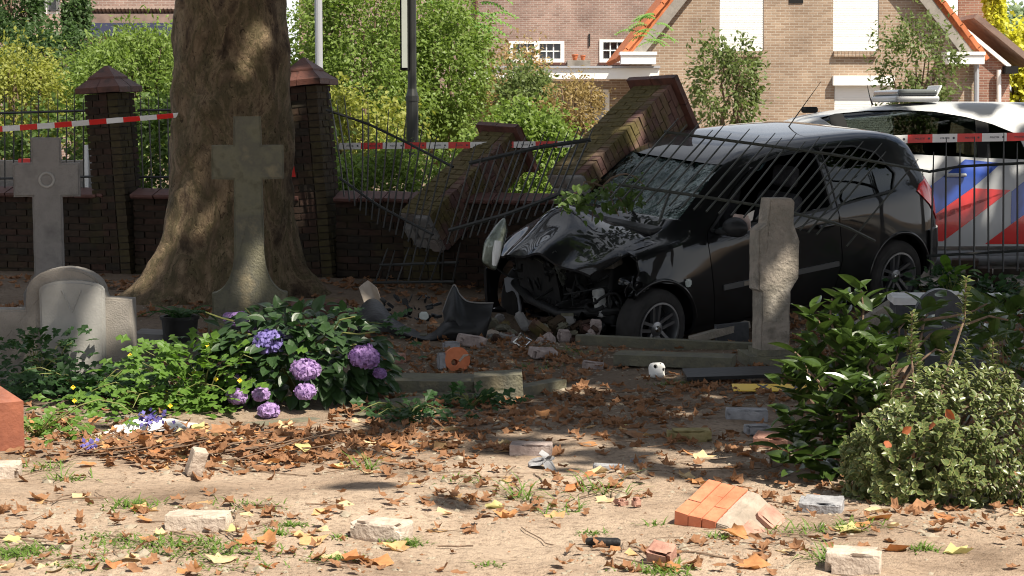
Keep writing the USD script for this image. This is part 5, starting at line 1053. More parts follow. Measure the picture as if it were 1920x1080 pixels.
# red roofing-brick block with corbelled end, lower right
cb_ = thing('brick_block', 'orange corner block of bonded bricks lying tilted in the sunlit sand', 'brick block', M=mat4(rz(-.5) @ eul(.20,.13,0), G(1352,990)+V([0,.12,.035])))
for a, (x, w, l) in enumerate([(-.075,.050,.30),(-.022,.050,.30),(.031,.050,.30)]):
    for q in range(2):
        ln = (.19, .109) if a % 2 else (.109, .19); y0 = -.15 if q == 0 else -.15+ln[0]+.003
        obj('brick', brick_piece((w, ln[q], .07), V([x, y0+ln[q]/2, .0]), np.eye(3), 300+a*2+q, .002), K['orangebrick'], cb_)
obj('mortar_bed', weather(solid([(.057,-.05),(.057,.031),(.10,.028),(.215,-.05)], .30, np.eye(4), .004), .02, .007, 16, 5, .012), stone('dirty_mortar', [(.2,.165,.13),(.36,.3,.245)], 12., .95, .7, 60., .01), cb_, smooth=22)
for k, (y, z) in enumerate([(-.09,-.045),(.07,-.05)]):
    obj('brick_fragment', (worn((.09,.11,.03), .02, .008, 60+k, .05)[0] @ eul(0,.55,0).T + V([.175,y,z+.035]), worn((.09,.11,.03), .02, .008, 60+k, .05)[1]), RUB[4], cb_, smooth=25)
# red cap block at the left edge
lb2 = thing('red_block', 'red glazed coping block cut by the left picture edge', 'coping block', M=mat4(rz(.5), G(-15,838)))
z_ = .33
v = V([(-.2,-.12,0),(.12,-.12,0),(.12,.14,0),(-.2,.14,0),(-.2,-.12,.22),(.12,-.12,.22),(.12,.14,.22),(-.2,.14,.22),(-.1,-.0,z_),(-.02,-.0,z_)])
obj('glazed_body', weather(trimesh.Trimesh(v, V([(0,2,1),(0,3,2),(0,1,5),(0,5,4),(1,2,6),(1,6,5),(2,3,7),(2,7,6),(3,0,4),(3,4,7),(4,5,9),(4,9,8),(5,6,9),(6,7,8),(6,8,9),(7,4,8)])), .05, .002, 9, 2), stone('red_glaze', [(.15,.05,.03),(.26,.09,.05)], 9., .6, .3), lb2, smooth=25)
obj('joint_line', tube([(.0,-.1205,.0),(.0,-.1215,.22)], .003, 4), K['dullblack'], lb2)
# orange hollow tile piece
ot = thing('tile_fragment', 'bright orange broken hollow brick among the grave leaves', 'brick', M=mat4(rz(.2) @ eul(-.15,0,0), G(850,694)+V([0,.03,.0])))
cy = trimesh.creation.cylinder(.082, .1, sections=26); cy.apply_transform(mat4(eul(math.pi/2,0,0), (.02,0,.06)))
orf = man(cy) - m3.Manifold.cylinder(.3, .02, .02, 14, True).rotate([90,0,0]).translate([-.0,0,.045]) - box_(-.2,.2,-.2,.2,-.2,-.01)
obj('tile_body', weather(tm(orf), .03, .005, 14, 4, .01), K['terracotta'], ot, smooth=25); obj('mortar_edge', (worn((.05,.10,.12), .02, .012, 3, .06)[0] + V([-.075,0,.05]), worn((.05,.10,.12), .02, .012, 3, .06)[1]), RUB[5], ot, smooth=22)
obj('mortar_streak', tube([(.03,-.052,.05),(.06,-.053,.085),(.09,-.05,.09)], [.006,.009,.005], 5), RUB[2], ot)
# white mask-like plastic part
mk = thing('plastic_part', 'small white plastic part with round dark holes on the leaf litter', 'car part', M=mat4(rz(.3) @ eul(-.25,0,0), G(1233,708)+V([0,0,.0])))
msk = rbox((.105,.06,.095), (0,0,.045), .028); mm = man(msk)
for x, z, rr0 in ((-.018,.066,.013),(.034,.045,.011),(.018,.083,.005)): mm = mm - m3.Manifold.cylinder(.06, rr0, rr0, 16).rotate([90,0,0]).translate([x,.01,z])
mm = mm - m3.Manifold.sphere(.028, 20).translate([.055,-.02,.03]); obj('shell', tm(mm), K['whiteplastic'], mk, smooth=30)
for x, z, rr0 in ((-.018,.066,.0125),(.034,.045,.0105)): obj('hole_lining', trimesh.creation.cylinder(rr0, .006, sections=14, transform=mat4(eul(math.pi/2,0,0), (x,-.003,z))), K['dullblack'], mk)
# torn bumper
tbm = thing('torn_bumper', 'torn-off black plastic bumper curled on the ground below the fallen pillar', 'car part')
g0 = G(790,640); g0[1] = 12.3; s = F/12.3
ctrl = [P(x, y, d) for x, y, d in ((655,612,12.2),(700,560,12.35),(745,600,12.1),(800,625,12.1),(850,590,12.1),(905,585,12.2),(922,600,12.4))]
bot_ = [P(x, y, d) for x, y, d in ((668,622,12.0),(712,622,11.95),(760,632,11.95),(815,638,11.95),(850,640,12.0),(880,645,12.05),(900,640,12.1))]
tw_ = PchipInterpolator(np.linspace(0,1,7), V(ctrl)); bw_ = PchipInterpolator(np.linspace(0,1,7), V(bot_))
def bump_fn(u, w):
    a, b = tw_(u[:,0]), bw_(u[:,0]); p = a[:,None]*(1-w[...,None]) + b[:,None]*w[...,None]
    p[...,1] -= .10*np.sin(w*np.pi) ; p[...,2] += (meshkit.fbm(np.stack([u*7,w*3,0*u],-1),3,2)-.5)*.04 ; return p
obj('cover', sheet(bump_fn, 60, 12, .006), K['blackplastic'], tbm, smooth=35)
hk = [P(x,y,d) for x, y, d in ((830,585,12.2),(845,545,12.25),(852,534,12.25),(862,552,12.2),(880,566,12.15),(925,568,12.2))]; hk2 = [P(x,y,d) for x, y, d in ((838,612,12.05),(850,600,12.),(862,612,11.98),(880,635,12.0),(900,650,12.05),(918,605,12.1))]
tw2, bw2 = PchipInterpolator(np.linspace(0,1,6), V(hk)), PchipInterpolator(np.linspace(0,1,6), V(hk2))
def hook_fn(u, w):
    a, b = tw2(u[:,0]), bw2(u[:,0]); p = a[:,None]*(1-w[...,None])+b[:,None]*w[...,None]; p[...,1] -= .06*np.sin(w*np.pi); return p
obj('curled_end', sheet(hook_fn, 40, 10, .006), K['blackplastic'], tbm, smooth=35)
obj('edge_trim', tube(tw2(np.linspace(0,1,24)), .006, 6), K['greystone'], tbm)
mesh_ = MB(); r = rng(14)
for k in range(34):
    p = P(718+r.random()*105, 556+r.random()*48, 12.25+r.random()*.1); mesh_.add(worn(r.uniform(.015,.075,3)*V([1,.4,.7]), .03, .004, k, .02), mat4(Rot.random(random_state=k).as_matrix(), p))
obj("broken_grille", mesh_, K["blackplastic"], tbm, kind="stuff"); obj('lamp_shard', (worn((.07,.03,.06), .02, .01, 4, .03)[0] + P(795,592,12.1), worn((.07,.03,.06), .02, .01, 4, .03)[1]), K['lens'], tbm)
def cup_fn(u, w): 
    a = P(690,532,12.45); return np.stack([a[0] + (u-.5)*.13 + w*.05, a[1] + .05*np.sin(u*3.1) + 0*w, a[2] + .02 - w*.16 - .05*np.abs(u-.45)*2], -1)
obj('pale_scoop', sheet(cup_fn, 14, 10, .005), stone('scoop', [(.3,.25,.2),(.42,.36,.3)], 9., .6, .2), smooth=35, label='pale brown curved plastic piece behind the torn bumper', cat='car part')
obj('red_rubble', (weather(trimesh.creation.box((.42,.2,.14), mat4(eul(.1,-.05,.15), P(598,582,12.9))), .035, .02, 9, 5, .02)), RB[0], smooth=22, label='chunk of red brickwork at the foot of the trunk', cat='brick block')
cf = MB()
for a, b in (((-.05,-.04),(.05,-.04)),((.05,-.04),(.05,.04)),((.05,.04),(-.05,.04)),((-.05,.04),(-.05,-.04))): cf.tube([(a[0],-.02,a[1]),((a[0]+b[0])*.44,-.02,(a[1]+b[1])*.44),(b[0],-.02,b[1])], .008, 5)
v, f = cf.mesh(); obj('metal_scrap', (v @ eul(.3,.6,.4).T + G(978,652)+V([0,0,.05]), f), K['chrome'], label='small silvery four-cornered metal frame near the bricks', cat='metal scrap')
sk = rot_y([(0,.06),(.012,.055),(.016,.03),(.016,-.05),(.010,-.06),(0,-.06)], 12); sk.apply_transform(mat4(rz(1.45), G(1130,1026)+V([0,0,.018]))); obj('black_rod', sk, K['blackplastic'], smooth=30, label='short black plastic rod on the sand at the bottom', cat='rod')
# white wrapper with purple print beside the leaf heap
def wrap(u, w):
    a = G(272,812); return np.stack([a[0]+(u-.5)*.40+.05*w, a[1]+(w-.5)*.16+.1*(u-.5), a[2]+.015+.05*np.sin(u*np.pi)*np.sin(w*np.pi)+(meshkit.fbm(np.stack([u*6,w*4,0*u],-1),3,5)-.5)*.06], -1)
ww = thing('white_wrapper', 'crumpled white wrapping sheet with purple flowers at the kerb', 'wrapper'); obj('sheet', sheet(wrap, 26, 16, .002), K['whiteplastic'], ww, smooth=True)
r = rng(33); pf = MB()
PURP = leafm('purple_petal', [(.16,.14,.42),(.3,.26,.6),(.22,.16,.45)], .25, .6)
ctr = np.vstack([G(288,815)+V([0,-.05,.09]) + r.normal(size=(60,3))*V([.035,.03,.012]), G(162,855)+V([0,0,.05]) + r.normal(size=(24,3))*V([.02,.02,.012])]); pf.add(cards(ctr, unit(84,r), unit(84,r)+V([0,-.5,1]), .028, .022, T_DIA)); obj('purple_flowers', pf, PURP, ww, kind='stuff')

# ---------------------------------------------------------------- plants in front
def leafy(t, pos, dirs, nrm, L, W, tpl, mat, nparts, rim=None, name='leaf'):
    """The nearest NPARTS leaves as parts, the rest as one part."""
    o = np.argsort(pos[:,1]); tv = len(tpl[0]); rv = None if rim is None else np.tile(rim, 1)
    for k in o[:nparts]:
        v, f = cards(pos[k:k+1], dirs[k:k+1], nrm[k:k+1], L[k:k+1], W[k:k+1], tpl); obj(name, (v, f), mat, t, prim=None if rim is None else {'rim': rv})
    o = o[nparts:]
    if len(o):
        v, f = cards(pos[o], dirs[o], nrm[o], L[o], W[o], tpl); obj('inner_leaves', (v, f), mat, t, kind='stuff', prim=None if rim is None else {'rim': np.tile(rim, len(o))})
# a broad leaf: spine and two rows, folded along the midrib
def T_BROAD(n=5, fold=.12, droop=.22):
    u = np.linspace(0, 1, n+1); w = np.sin(np.pi*u**.8)**.75*.5; w[-1] = 0; w[0] = .02; v = []; f = []; rim = []
    for k in range(n+1):
        z = -droop*u[k]**2; v += [(u[k],-w[k],z+fold*w[k]*1.6),(u[k],-w[k]*.6,z+fold*w[k]*.7),(u[k],0,z),(u[k],w[k]*.6,z+fold*w[k]*.7),(u[k],w[k],z+fold*w[k]*1.6)]; e = 1. if k in (0, n) else 0.; rim += [1,max(.3,e),e,max(.3,e),1]
    for k in range(n):
        for q in range(4): a = k*5+q; f += [(a,a+5,a+6),(a,a+6,a+1)]
    return (V(v), V(f)), V(rim, float)
TB, RIM = T_BROAD(); TB3, RIM3 = T_BROAD(3, .15, .15)
# hydrangea
HY = leafm('hydrangea_leaf', [(.03,.065,.02),(.048,.10,.03),(.065,.13,.035),(.042,.085,.03)], .22, .42, .45, 1.5)
hyd = thing('hydrangea', 'hydrangea bush with purple flower heads at the left of the grave kerbs', 'hydrangea')
r = rng(101); cH = P(545,705,9.15); base = on(cH[0]+.02, 9.25)
N = 820; d = unit(N, r); d[:,2] = np.abs(d[:,2])*1.1-.28; d[:,1] = np.where(r.random(N) < .75, -np.abs(d[:,1]), d[:,1]); d /= np.linalg.norm(d, axis=1, keepdims=True)
kk = .55+.45*r.random(N)**.5; pos = base + V([0,0,.14]) + d*kk[:,None]*V([.54,.36,.40]); pos[:,2] = np.maximum(pos[:,2], gz(pos[:,0],pos[:,1])+.03)
dirs = d*V([1,1,.5]) + unit(N,r)*.5 + V([0,-.15,-.35]); nr = V([0,-.35,1.]) + d*.5 + unit(N,r)*.35; L = r.uniform(.055,.112,N)
leafy(hyd, pos, dirs, nr, L, L*.66, TB, HY, 280)
obj('stems', limbs(base, [base+V([r.uniform(-.5,.5), r.uniform(-.35,.2), r.uniform(.2,.5)]) for _ in range(16)], .008, .004, 7, 5), K['stem'], hyd)
def flowercol(n, a, b, c): return leafm(n, [a, b, c], .3, .6, .2, 1.15)
FC = [flowercol('violet_floret', (.24,.2,.48),(.48,.4,.66),(.3,.25,.54)), flowercol('lilac_floret', (.44,.3,.56),(.7,.58,.74),(.5,.36,.6)), flowercol('mauve_floret', (.32,.2,.44),(.56,.4,.64),(.38,.25,.48)), flowercol('pale_floret', (.4,.38,.48),(.52,.5,.55),(.36,.32,.46))]
for px, py, D, rd, ci in ((504,641,9.0,30,0),(683,669,8.95,28,2),(573,693,8.8,26,1),(446,600,9.3,18,2),(482,622,9.25,14,2),(549,638,9.1,15,3),(438,707,9.0,15,2),(444,743,8.85,16,1),(489,739,8.85,14,1),(572,734,8.75,17,1),(504,770,8.72,17,1),(712,700,9.0,10,2),(430,596,9.35,10,1)):
    c = P(px,py,D); R_ = rd/F*D; n = int(60+R_*1500); d = unit(n, r); d[:,2] = d[:,2]*.8; p = c + d*R_*V([1,1,.82])*(r.uniform(.62,1.0,(n,1)) + .25*(meshkit.noise(d*2.6+rd, int(rd))-.3)[:,None]); q = MB()
    for a4 in range(4):
        t1 = np.cross(d, unit(n,r)); t1 /= np.linalg.norm(t1, axis=1, keepdims=True)
        for sg in (1,-1): q.add(cards(p, t1*sg + d*.22, d + unit(n,r)*.85, .027*min(1.,R_/.06+.25), .027, T_DIA))
        break
    for sg in (1,-1):
        t2_ = np.cross(d, t1); q.add(cards(p, t2_*sg + d*.22, d + unit(n,r)*.85, .027*min(1.,R_/.06+.25), .027, T_DIA))
    obj('flower_head', q, FC[ci], hyd)
# celandine with yellow flowers, in clumps
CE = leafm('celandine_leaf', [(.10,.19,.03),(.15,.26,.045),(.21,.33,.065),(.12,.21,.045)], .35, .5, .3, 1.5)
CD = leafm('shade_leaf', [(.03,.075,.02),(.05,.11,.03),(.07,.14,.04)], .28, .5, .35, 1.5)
LOB = (V([(0,0,0),(.3,-.22,.05),(.3,.22,.05),(.45,-.55,.0),(.45,.55,.0),(.6,-.2,.04),(.6,.2,.04),(.8,-.36,-.03),(.8,.36,-.03),(1,0,-.12),(.5,0,-.02)]), V([(0,10,1),(0,2,10),(1,10,3),(3,10,5),(2,4,10),(4,6,10),(5,10,7),(7,10,9),(6,8,10),(8,9,10)]))
YF = plain('yellow_petal', (.72,.5,.02), .5)
def herb(name, label, cat, px, py, D, w, h, n, L, mat, seed, flowers=0, tpl=LOB, dep=.25, nparts=60):
    r = rng(seed); t = thing(name, label, cat); c = P(px,py,D); b = on(c[0], D)
    p = b + np.c_[r.normal(size=n)*w*.42, r.normal(size=n)*dep*.6, r.random(n)**.8*h]; p[:,2] = np.maximum(p[:,2]*1., gz(p[:,0],p[:,1])+.02) + 0
    d = (p-b)*V([1,1,.3]) + unit(n,r)*.12 + V([0,-.05,0]); nr = V([0,-.4,1.]) + unit(n,r)*.45; Ls = L*r.uniform(.6,1.25,n)
    leafy(t, p, d, nr, Ls, Ls*.75, tpl, mat, nparts)
    obj('stems', limbs(b, [b+V([r.normal()*w*.4, r.normal()*dep*.5, h*r.uniform(.5,1)]) for _ in range(14)], .004, .002, seed, 4), K['stem'], t)
    for _ in range(flowers):
        q = p[int(r.integers(n))] + V([0,-.05,.05]); m = MB()
        for a in range(4): m.add(cards(q[None], V([[math.cos(a*1.57),-.3,math.sin(a*1.57)]]), V([[0,-1.,.4]]), .014, .014, T_DIA))
        obj('flower', m, YF, t)
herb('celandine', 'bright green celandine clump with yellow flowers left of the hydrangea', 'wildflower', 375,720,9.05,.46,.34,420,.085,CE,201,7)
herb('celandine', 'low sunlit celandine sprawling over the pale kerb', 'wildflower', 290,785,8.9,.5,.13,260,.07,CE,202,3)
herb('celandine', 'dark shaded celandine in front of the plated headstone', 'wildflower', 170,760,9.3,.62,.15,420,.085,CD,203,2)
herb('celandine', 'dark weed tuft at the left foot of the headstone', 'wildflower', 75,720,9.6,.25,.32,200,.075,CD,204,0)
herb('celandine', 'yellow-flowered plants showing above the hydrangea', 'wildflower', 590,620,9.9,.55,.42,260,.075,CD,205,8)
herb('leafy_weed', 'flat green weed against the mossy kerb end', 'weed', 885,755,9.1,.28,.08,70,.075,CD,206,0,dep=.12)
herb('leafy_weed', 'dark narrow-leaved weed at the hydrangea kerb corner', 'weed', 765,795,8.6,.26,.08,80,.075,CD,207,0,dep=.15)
herb('leafy_weed', 'pale green weeds at the bottom left beside the red block', 'weed', 70,850,8.0,.42,.07,130,.06,CE,208,0,dep=.2)
t = thing('torn_ivy', 'torn ivy sprig caught under the fallen pillar on the bonnet', 'ivy'); r = rng(210); n = 230
p = V([P(x, y, 13.2) for x, y in np.c_[r.normal(1135,42,n), 0*r.random(n)]]); 
px_ = r.uniform(1050,1205,n); py_ = 372 + (px_-1050)*-.14 + r.normal(size=n)*13 + 10; p = V([P(a, b, 12.95+.35*(c-1050)/155-.25*r.random()) for a, b, c in zip(px_, py_, px_)])
leafy(t, p, unit(n,r)+V([0,-.3,-.4]), V([0,-.6,.8])+unit(n,r)*.5, r.uniform(.04,.08,n), r.uniform(.03,.055,n), TB3, LM['mid'], 60); obj('stems', limbs(P(1130,350,13.2), [P(a,b,12.95) for a,b in ((1050,395),(1110,415),(1175,400),(1205,345),(1160,405))], .008, .004, 5, 5), K['twig'], t)
# fern in a dark pot
fp = thing('potted_fern', 'green fern in a black pot beside the tall cross', 'potted plant'); c = P(338,640,11.); c = on(c[0], 11.); ztop = P(338,598,11.)[2]
obj('pot', trimesh.creation.revolve([(0,c[2]-.05),(.095,c[2]-.05),(.118,ztop),(.128,ztop),(.128,ztop+.02),(.105,ztop+.02),(.095,ztop-.03),(0,ztop-.03)], sections=24, transform=mat4(None, (c[0],c[1],0))), K['blackplastic'], fp, smooth=30)
r = rng(55); FM = leafm('fern_leaf', [(.04,.11,.02),(.07,.16,.03),(.10,.2,.045)], .35, .5, .3, 1.4)
for k in range(22):
    a = r.uniform(0, 6.28); Ln = r.uniform(.16,.27); u = np.linspace(0,1,14)[:,None]; o = V([math.cos(a), math.sin(a), 0]); pts = V([c[0],c[1],ztop]) + o*u*Ln + V([0,0,1])*(u*.17-u**2.2*r.uniform(.08,.2)); q = MB(); sdv = np.cross(o,[0,0,1.])
    q.tube(pts, .0025, 4)
    for sg in (1,-1): q.add(cards(pts[1:], np.tile(sdv*sg+o*.45, (13,1)), np.tile(V([0,0,1.])-o*.3, (13,1)), (.06*(1-.75*u[1:,0])), .014, T_DIA))
    obj('frond', q, FM, fp)
# glossy camellia bush and variegated bush on the right
CA = leafm('camellia_leaf', [(.05,.085,.02),(.08,.13,.03),(.13,.19,.05),(.06,.10,.03)], .25, .22, .6, 1.5)
cm = thing('camellia', 'dark glossy broad-leaved bush left of the variegated bush', 'shrub'); r = rng(301); base = on(P(1610,930,7.0)[0], 7.0)
tips = [P(x, y, d) for x, y, d in ((1465,800,6.9),(1490,660,7.1),(1500,740,7.0),(1540,700,7.0),(1560,610,7.1),(1590,590,7.1),(1615,545,7.1),(1600,650,7.0),(1580,740,6.9),(1540,810,6.85),(1530,860,6.8),(1630,690,7.0),(1640,730,6.85),(1700,600,7.3),(1770,660,7.2),(1690,640,7.1),(1560,900,6.8),(1480,860,6.8),(1620,800,6.85),(1660,600,7.3),(1740,590,7.4),(1520,640,7.2),(1590,860,6.9),(1545,760,6.8),(1600,720,6.8),(1520,700,6.9),(1570,820,6.8),(1480,780,6.9),(1640,660,6.95),(1590,640,7.0),(1530,590,7.1),(1470,700,7.),(1560,560,7.1),(1850,570,7.5),(1890,600,7.4),(1640,640,7.2),(1580,690,6.95),(1610,750,6.9),(1500,820,6.95),(1570,780,7.05),(1650,770,7.1))]
obj('stems', limbs(base, tips, .011, .004, 31, 5, 8), K['twig'], cm); pp_, dd_, nn_, ll_ = [], [], [], []
for tpt in tips:
    d = tpt-base; d /= np.linalg.norm(d)
    for k in range(int(r.integers(11, 17))):
        a = k*2.4+r.random(); b = 1-.30*(k/20)**1; q = base + (tpt-base)*b + r.normal(size=3)*.026; o = V([math.cos(a), math.sin(a), .25]) + d*.7; pp_.append(q); dd_.append(o); nn_.append(V([0,0,1.])+d*.4+r.normal(size=3)*.35); ll_.append(r.uniform(.075,.135))
ll_ = V(ll_); leafy(cm, V(pp_), V(dd_), V(nn_), ll_, ll_*.47, TB, CA, 290)
VA = rimleaf('variegated_leaf', (.125,.175,.05), (.44,.44,.17)); eu_ = thing('variegated_bush', 'rounded variegated bush with cream-edged leaves at the bottom right', 'shrub'); r = rng(302); base = on(P(1745,985,6.35)[0], 6.55)
def epx(px, py, D): return P(px, py, D)
tp_ = []
for k in range(820):
    px, py = r.uniform(1580,2000), 0; a = (px-1800)/222
    if abs(a) > 1: a = a/abs(a)*.98
    top_ = 900-175*math.sqrt(max(0,1-a*a*.9)) - (45 if px > 1700 else 0); bot_y = 985 - 90*max(0,abs(a)-.3)*.8
    py = r.uniform(top_, bot_y); fr_ = 1-((py-860)/150)**2*.5; dpt = 6.45 - .30*math.sqrt(max(0,1-a*a))*max(.2,fr_)*r.uniform(.35,1.05) + .1; tp_.append(P(px, py, dpt))
for sx, sy in ((1710,585),(1811,520),(1812,640),(1672,690),(1760,700),(1862,640),(1895,720),(1690,740),(1836,700),(1780,660),(1870,690),(1720,650),(1740,700),(1800,690)):
    for k in range(9):
        tp_.append(P(sx, sy, 6.7) + V([0,0,-.018*k*1.1]) + r.normal(size=3)*.004)
pp_, dd_, nn_, ll_ = [], [], [], []
for tpt in tp_:
    d = tpt-(base+V([0,0,.12])); d /= np.linalg.norm(d); d = d + V([0,-.15,.5]); d /= np.linalg.norm(d); e1 = np.cross(d,[1,0,0.]); e1 /= np.linalg.norm(e1); e2 = np.cross(d,e1); a0 = r.random()*6
    for k in range(7):
        a = a0+k*2.0; o = e1*math.cos(a)+e2*math.sin(a); up_ = .9-.13*k; pp_.append(tpt - d*.006*k + o*.003); dd_.append(o + d*up_); nn_.append(d - o*.4*up_ + r.normal(size=3)*.12); ll_.append(r.uniform(.024,.038)*(1 if k > 1 else .8))
ll_ = V(ll_); leafy(eu_, V(pp_), V(dd_), V(nn_), ll_, ll_*.62, TB3, VA, 300, rim=RIM3)
st_ = limbs(base, [V(tp_[k])+V([0,.02,-.01]) for k in range(0, 520, 8)], .006, .003, 33, 4, 6)
for sx, sy in ((1710,585),(1811,520),(1672,690),(1760,700),(1862,640)): a = P(sx,sy,6.7); st_.tube([a, a+V([0,0,-.16]), (a+base)/2, base], [.003,.004,.005,.006], 5)
obj('stems', st_, K['twig'], eu_)
bs = leafm('browned_leaf', [(.3,.09,.03),(.42,.16,.05)], .2, .7); n = 4; p = V([P(r.uniform(1600,1900), r.uniform(720,900), 6.2) for _ in range(n)])
obj('caught_dead_leaves', cards(p, unit(n,r), unit(n,r)+V([0,-1,.5]), r.uniform(.03,.055,n), .035, TB3), bs, eu_, kind='stuff')
herb('camellia', 'dark glossy shrub cut by the right picture edge', 'shrub', 1895,640,8.6,.36,.62,260,.085,CA,303,0,tpl=TB,dep=.3,nparts=120)
herb('verge_plant', 'pale leafy plant growing on the broken wall stub', 'weed', 1790,520,13.4,.14,.42,40,.12,CE,304,0,tpl=TB,dep=.12,nparts=40)
herb('verge_plant', 'green weeds at the foot of the police car fence', 'weed', 1850,520,13.5,.75,.30,420,.07,CD,305,0,tpl=TB3,dep=.25,nparts=40)
herb('verge_plant', 'weeds behind the rear wheel at the wall stub', 'weed', 1762,500,13.7,.25,.34,160,.07,CD,306,0,tpl=TB3,dep=.2,nparts=30)

# ---------------------------------------------------------------- fallen leaves, twigs, grass, grit
r = rng(401)
def leafspots(n, y0, y1, dens=None, edge=1.06):
    out = []
    while len(out) < n:
        y = math.sqrt(r.uniform(y0**2, y1**2)); x = r.uniform(-1,1)*edge*(960/F)*y
        w = meshkit.fbm(V([x*1.5, y*1.5, .3]), 3, 12)
        if r.random() < np.clip((w-.38)*4.2, .04, 1) and (dens is None or r.random() < dens(x, y)): out.append((x, y))
    return V(out)
def heap(x, y):
    """The leaf heap in front of the hydrangea."""
    c = G(385,850); return .13*math.exp(-((x-c[0])/.42)**2-((y-c[1])/.33)**2)
spots = leafspots(215, 5.2, 8.6)
hp_ = G(385,850); hs2 = np.c_[r.normal(hp_[0],.30,85), r.normal(hp_[1]-.02,.22,85)]
for k, (x, y) in enumerate(np.vstack([spots, hs2])):
    k2 = int(r.integers(0, 9999)); v, f = T_PLANE(k2, r.uniform(.35,1.2)); L = r.uniform(.07,.14)*(1 if k < 215 else .85)
    R = rz(r.random()*6.28) @ eul(r.normal()*.2, r.normal()*.2, 0); v = (v*L) @ R.T; z = float(gz(x,y)) + (heap(x,y)*r.random() if k >= 215 else 0)
    v[:,2] *= .7; v = v + V([x,y,z-v[:,2].min()-.006])
    lab, grp = ('dry curled plane leaf lying on the sandy churchyard ground', 'fallen leaves scattered on the ground') if k < 215 else ('dry brown plane leaf in the leaf heap before the hydrangea', 'leaves of the heap before the hydrangea')
    obj('fallen_leaf', (v, f), DL[int(r.choice(6, p=[.3,.22,.14,.16,.13,.05]))], smooth=True, label=lab, cat='leaf', group=grp)
lm_ = MB()
tpls = [T_PLANE(900+k, .4+.1*k) for k in range(8)]
def litter(P_, lo, hi):
    for tq_ in range(8):
        s_ = P_[tq_::8]; n = len(s_)
        if not n: continue
        z = gz(s_[:,0], s_[:,1]) + r.uniform(.004,.025,n) + (s_[:,2] if s_.shape[1] > 2 else 0); a = r.random(n)*6.28
        lm_.add(cards(np.c_[s_[:,:2], z], np.c_[np.cos(a),np.sin(a),r.normal(size=n)*.3], V([0,0,1.])+r.normal(size=(n,3))*.2, r.uniform(lo,hi,n), r.uniform(lo,hi,n), tpls[tq_]))
litter(leafspots(900, 5.2, 8.5, lambda x, y: .3+.7*(y > 6.9)), .025, .09)
litter(leafspots(2300, 7.4, 12.5, lambda x, y: 1. if x > -1.2 else .35), .035, .11)
litter(leafspots(1300, 12., 15.6), .06, .12)
hh_ = np.c_[r.normal(hp_[0],.40,210), r.normal(hp_[1],.24,210)]; litter(np.c_[hh_, [heap(x,y)*r.random() for x, y in hh_]], .05,.11)
litter(leafspots(220, 5.2, 7.2), .03, .08)
for lo_, hi_, n_, y1 in ((.006,.018,3200,9.5),(.015,.035,900,11.)):
    q_ = leafspots(n_, 5.2, y1); z_ = gz(q_[:,0], q_[:,1]) + r.uniform(.002,.008,n_); a_ = r.random(n_)*6.28
    lm_.add(cards(np.c_[q_, z_], np.c_[np.cos(a_),np.sin(a_),r.normal(size=n_)*.25], V([0,0,1.])+r.normal(size=(n_,3))*.4, r.uniform(lo_,hi_,n_), r.uniform(lo_,hi_,n_)*.6, T_DIA))
obj('leaf_litter', lm_, K['dead'], label='smaller brown leaf litter strewn over the graves and soil', cat='leaves', kind='stuff')
n = 9000; p = leafspots(n, 5.2, 13.5); sz = r.uniform(.003,.013,n)*np.where(r.random(n) < .06, 2.2, 1); gm = MB(); ic = trimesh.creation.icosahedron(); iv = V(ic.vertices)
vv = (iv[None]*r.uniform(.6,1.3,(n,12,1))*sz[:,None,None]*V([1,1,.6]) + np.c_[p, gz(p[:,0],p[:,1])][:,None]); obj('grit', (vv.reshape(-1,3), (V(ic.faces)[None]+(np.arange(n)*12)[:,None,None]).reshape(-1,3)), leafm('grit', [(.3,.26,.2),(.5,.45,.38),(.2,.16,.13),(.42,.3,.22)], 0., .9, .2), label='small stones and mortar crumbs in the soil', cat='grit', kind='stuff')
tw = MB()
for k in range(330):
    x, y = leafspots(1, 5.2, 10.5)[0]; Ln = r.uniform(.06,.32); a = r.random()*6.28; u = np.linspace(0,1,6); px_ = x+np.cos(a)*u*Ln+np.cumsum(r.normal(size=6))*.006; py_ = y+np.sin(a)*u*Ln+np.cumsum(r.normal(size=6))*.006
    tw.tube(np.c_[px_,py_,gz(px_,py_)+.004+r.uniform(0,.01)], r.uniform(.0012,.0032), 4)
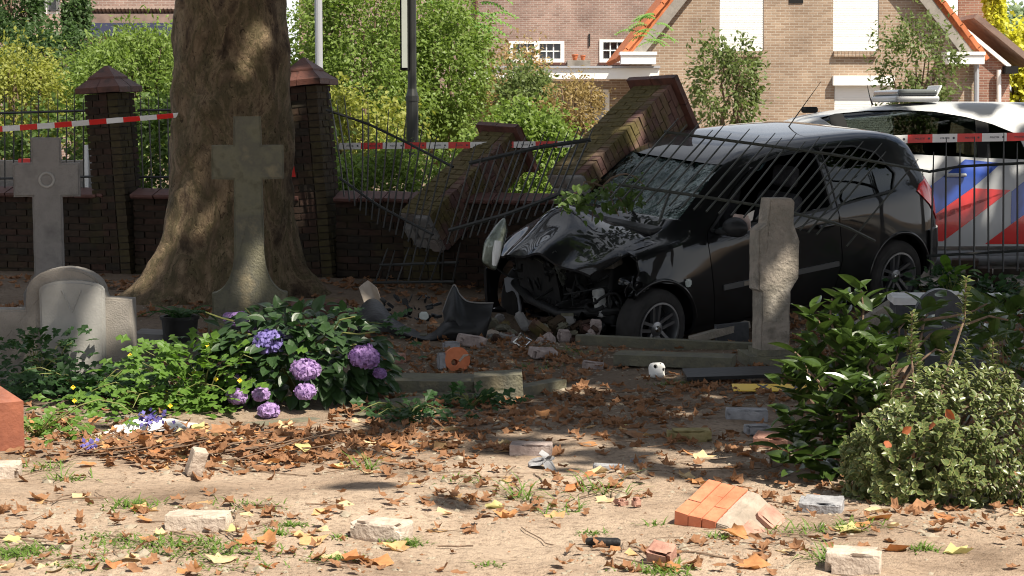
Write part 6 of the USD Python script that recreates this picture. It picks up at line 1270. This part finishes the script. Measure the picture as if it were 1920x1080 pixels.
for k in range(40):
    x, y = r.normal(hp_[0]-.1,.3), r.normal(hp_[1],.15); a = r.normal()*.5+.4; u = np.linspace(0,1,5); px_ = x+np.cos(a)*u*.3; py_ = y+np.sin(a)*u*.2; tw.tube(np.c_[px_,py_,gz(px_,py_)+.03+u*.05], .003, 4)
obj('twigs', tw, K['twig'], label='thin dry twigs scattered on the sand', cat='twigs', kind='stuff')
GR = leafm('grass', [(.12,.2,.035),(.2,.28,.06),(.28,.32,.10)], .35, .5, .3, 1.4)
gs = MB()
def tuft(px, py, n, spread, L, up=.6):
    g = G(px, py); p = g + np.c_[r.normal(size=(n,2))*spread*V([1,.7]), 0*r.random(n)]; p[:,2] = gz(p[:,0],p[:,1])-.003; a = r.random(n)*6.28
    gs.add(cards(p, np.c_[np.cos(a),np.sin(a),np.full(n,up)+r.normal(size=n)*.3], np.c_[-np.cos(a),-np.sin(a),np.full(n,1.)], L*r.uniform(.5,1.3,n), .0065, T_GRASS))
for px, py, n, sp_2, L in ((30,1040,260,.07,.05),(290,1020,240,.10,.05),(380,1035,340,.12,.05),(150,1060,90,.07,.045),(250,950,110,.06,.07),(545,985,80,.03,.04),(610,1050,80,.04,.035),(655,1048,60,.03,.04),(760,1020,130,.035,.05),(640,1010,30,.015,.035),(1240,1070,170,.05,.05),(1110,1000,60,.03,.03),(1560,1050,70,.03,.10),(1230,985,20,.02,.05),(1600,990,60,.06,.07),(1730,1030,50,.03,.05),(470,950,70,.07,.05),(200,1005,70,.05,.04),(690,880,26,.02,.14),(975,935,34,.05,.16),(1130,920,34,.06,.16),(1050,960,24,.05,.10),(860,900,30,.05,.06),(1500,995,60,.07,.07),(130,900,40,.04,.1),(70,880,60,.07,.08),(520,1000,60,.03,.04),(430,1060,80,.08,.04),(1350,1010,30,.02,.05),(920,1060,50,.03,.03),(1270,720,90,.06,.06),(1000,690,110,.1,.06),(1060,660,110,.1,.06)): tuft(px, py, n, sp_2, L)
obj('grass', gs, GR, label='low grass tufts growing in the sand', cat='grass', kind='stuff')
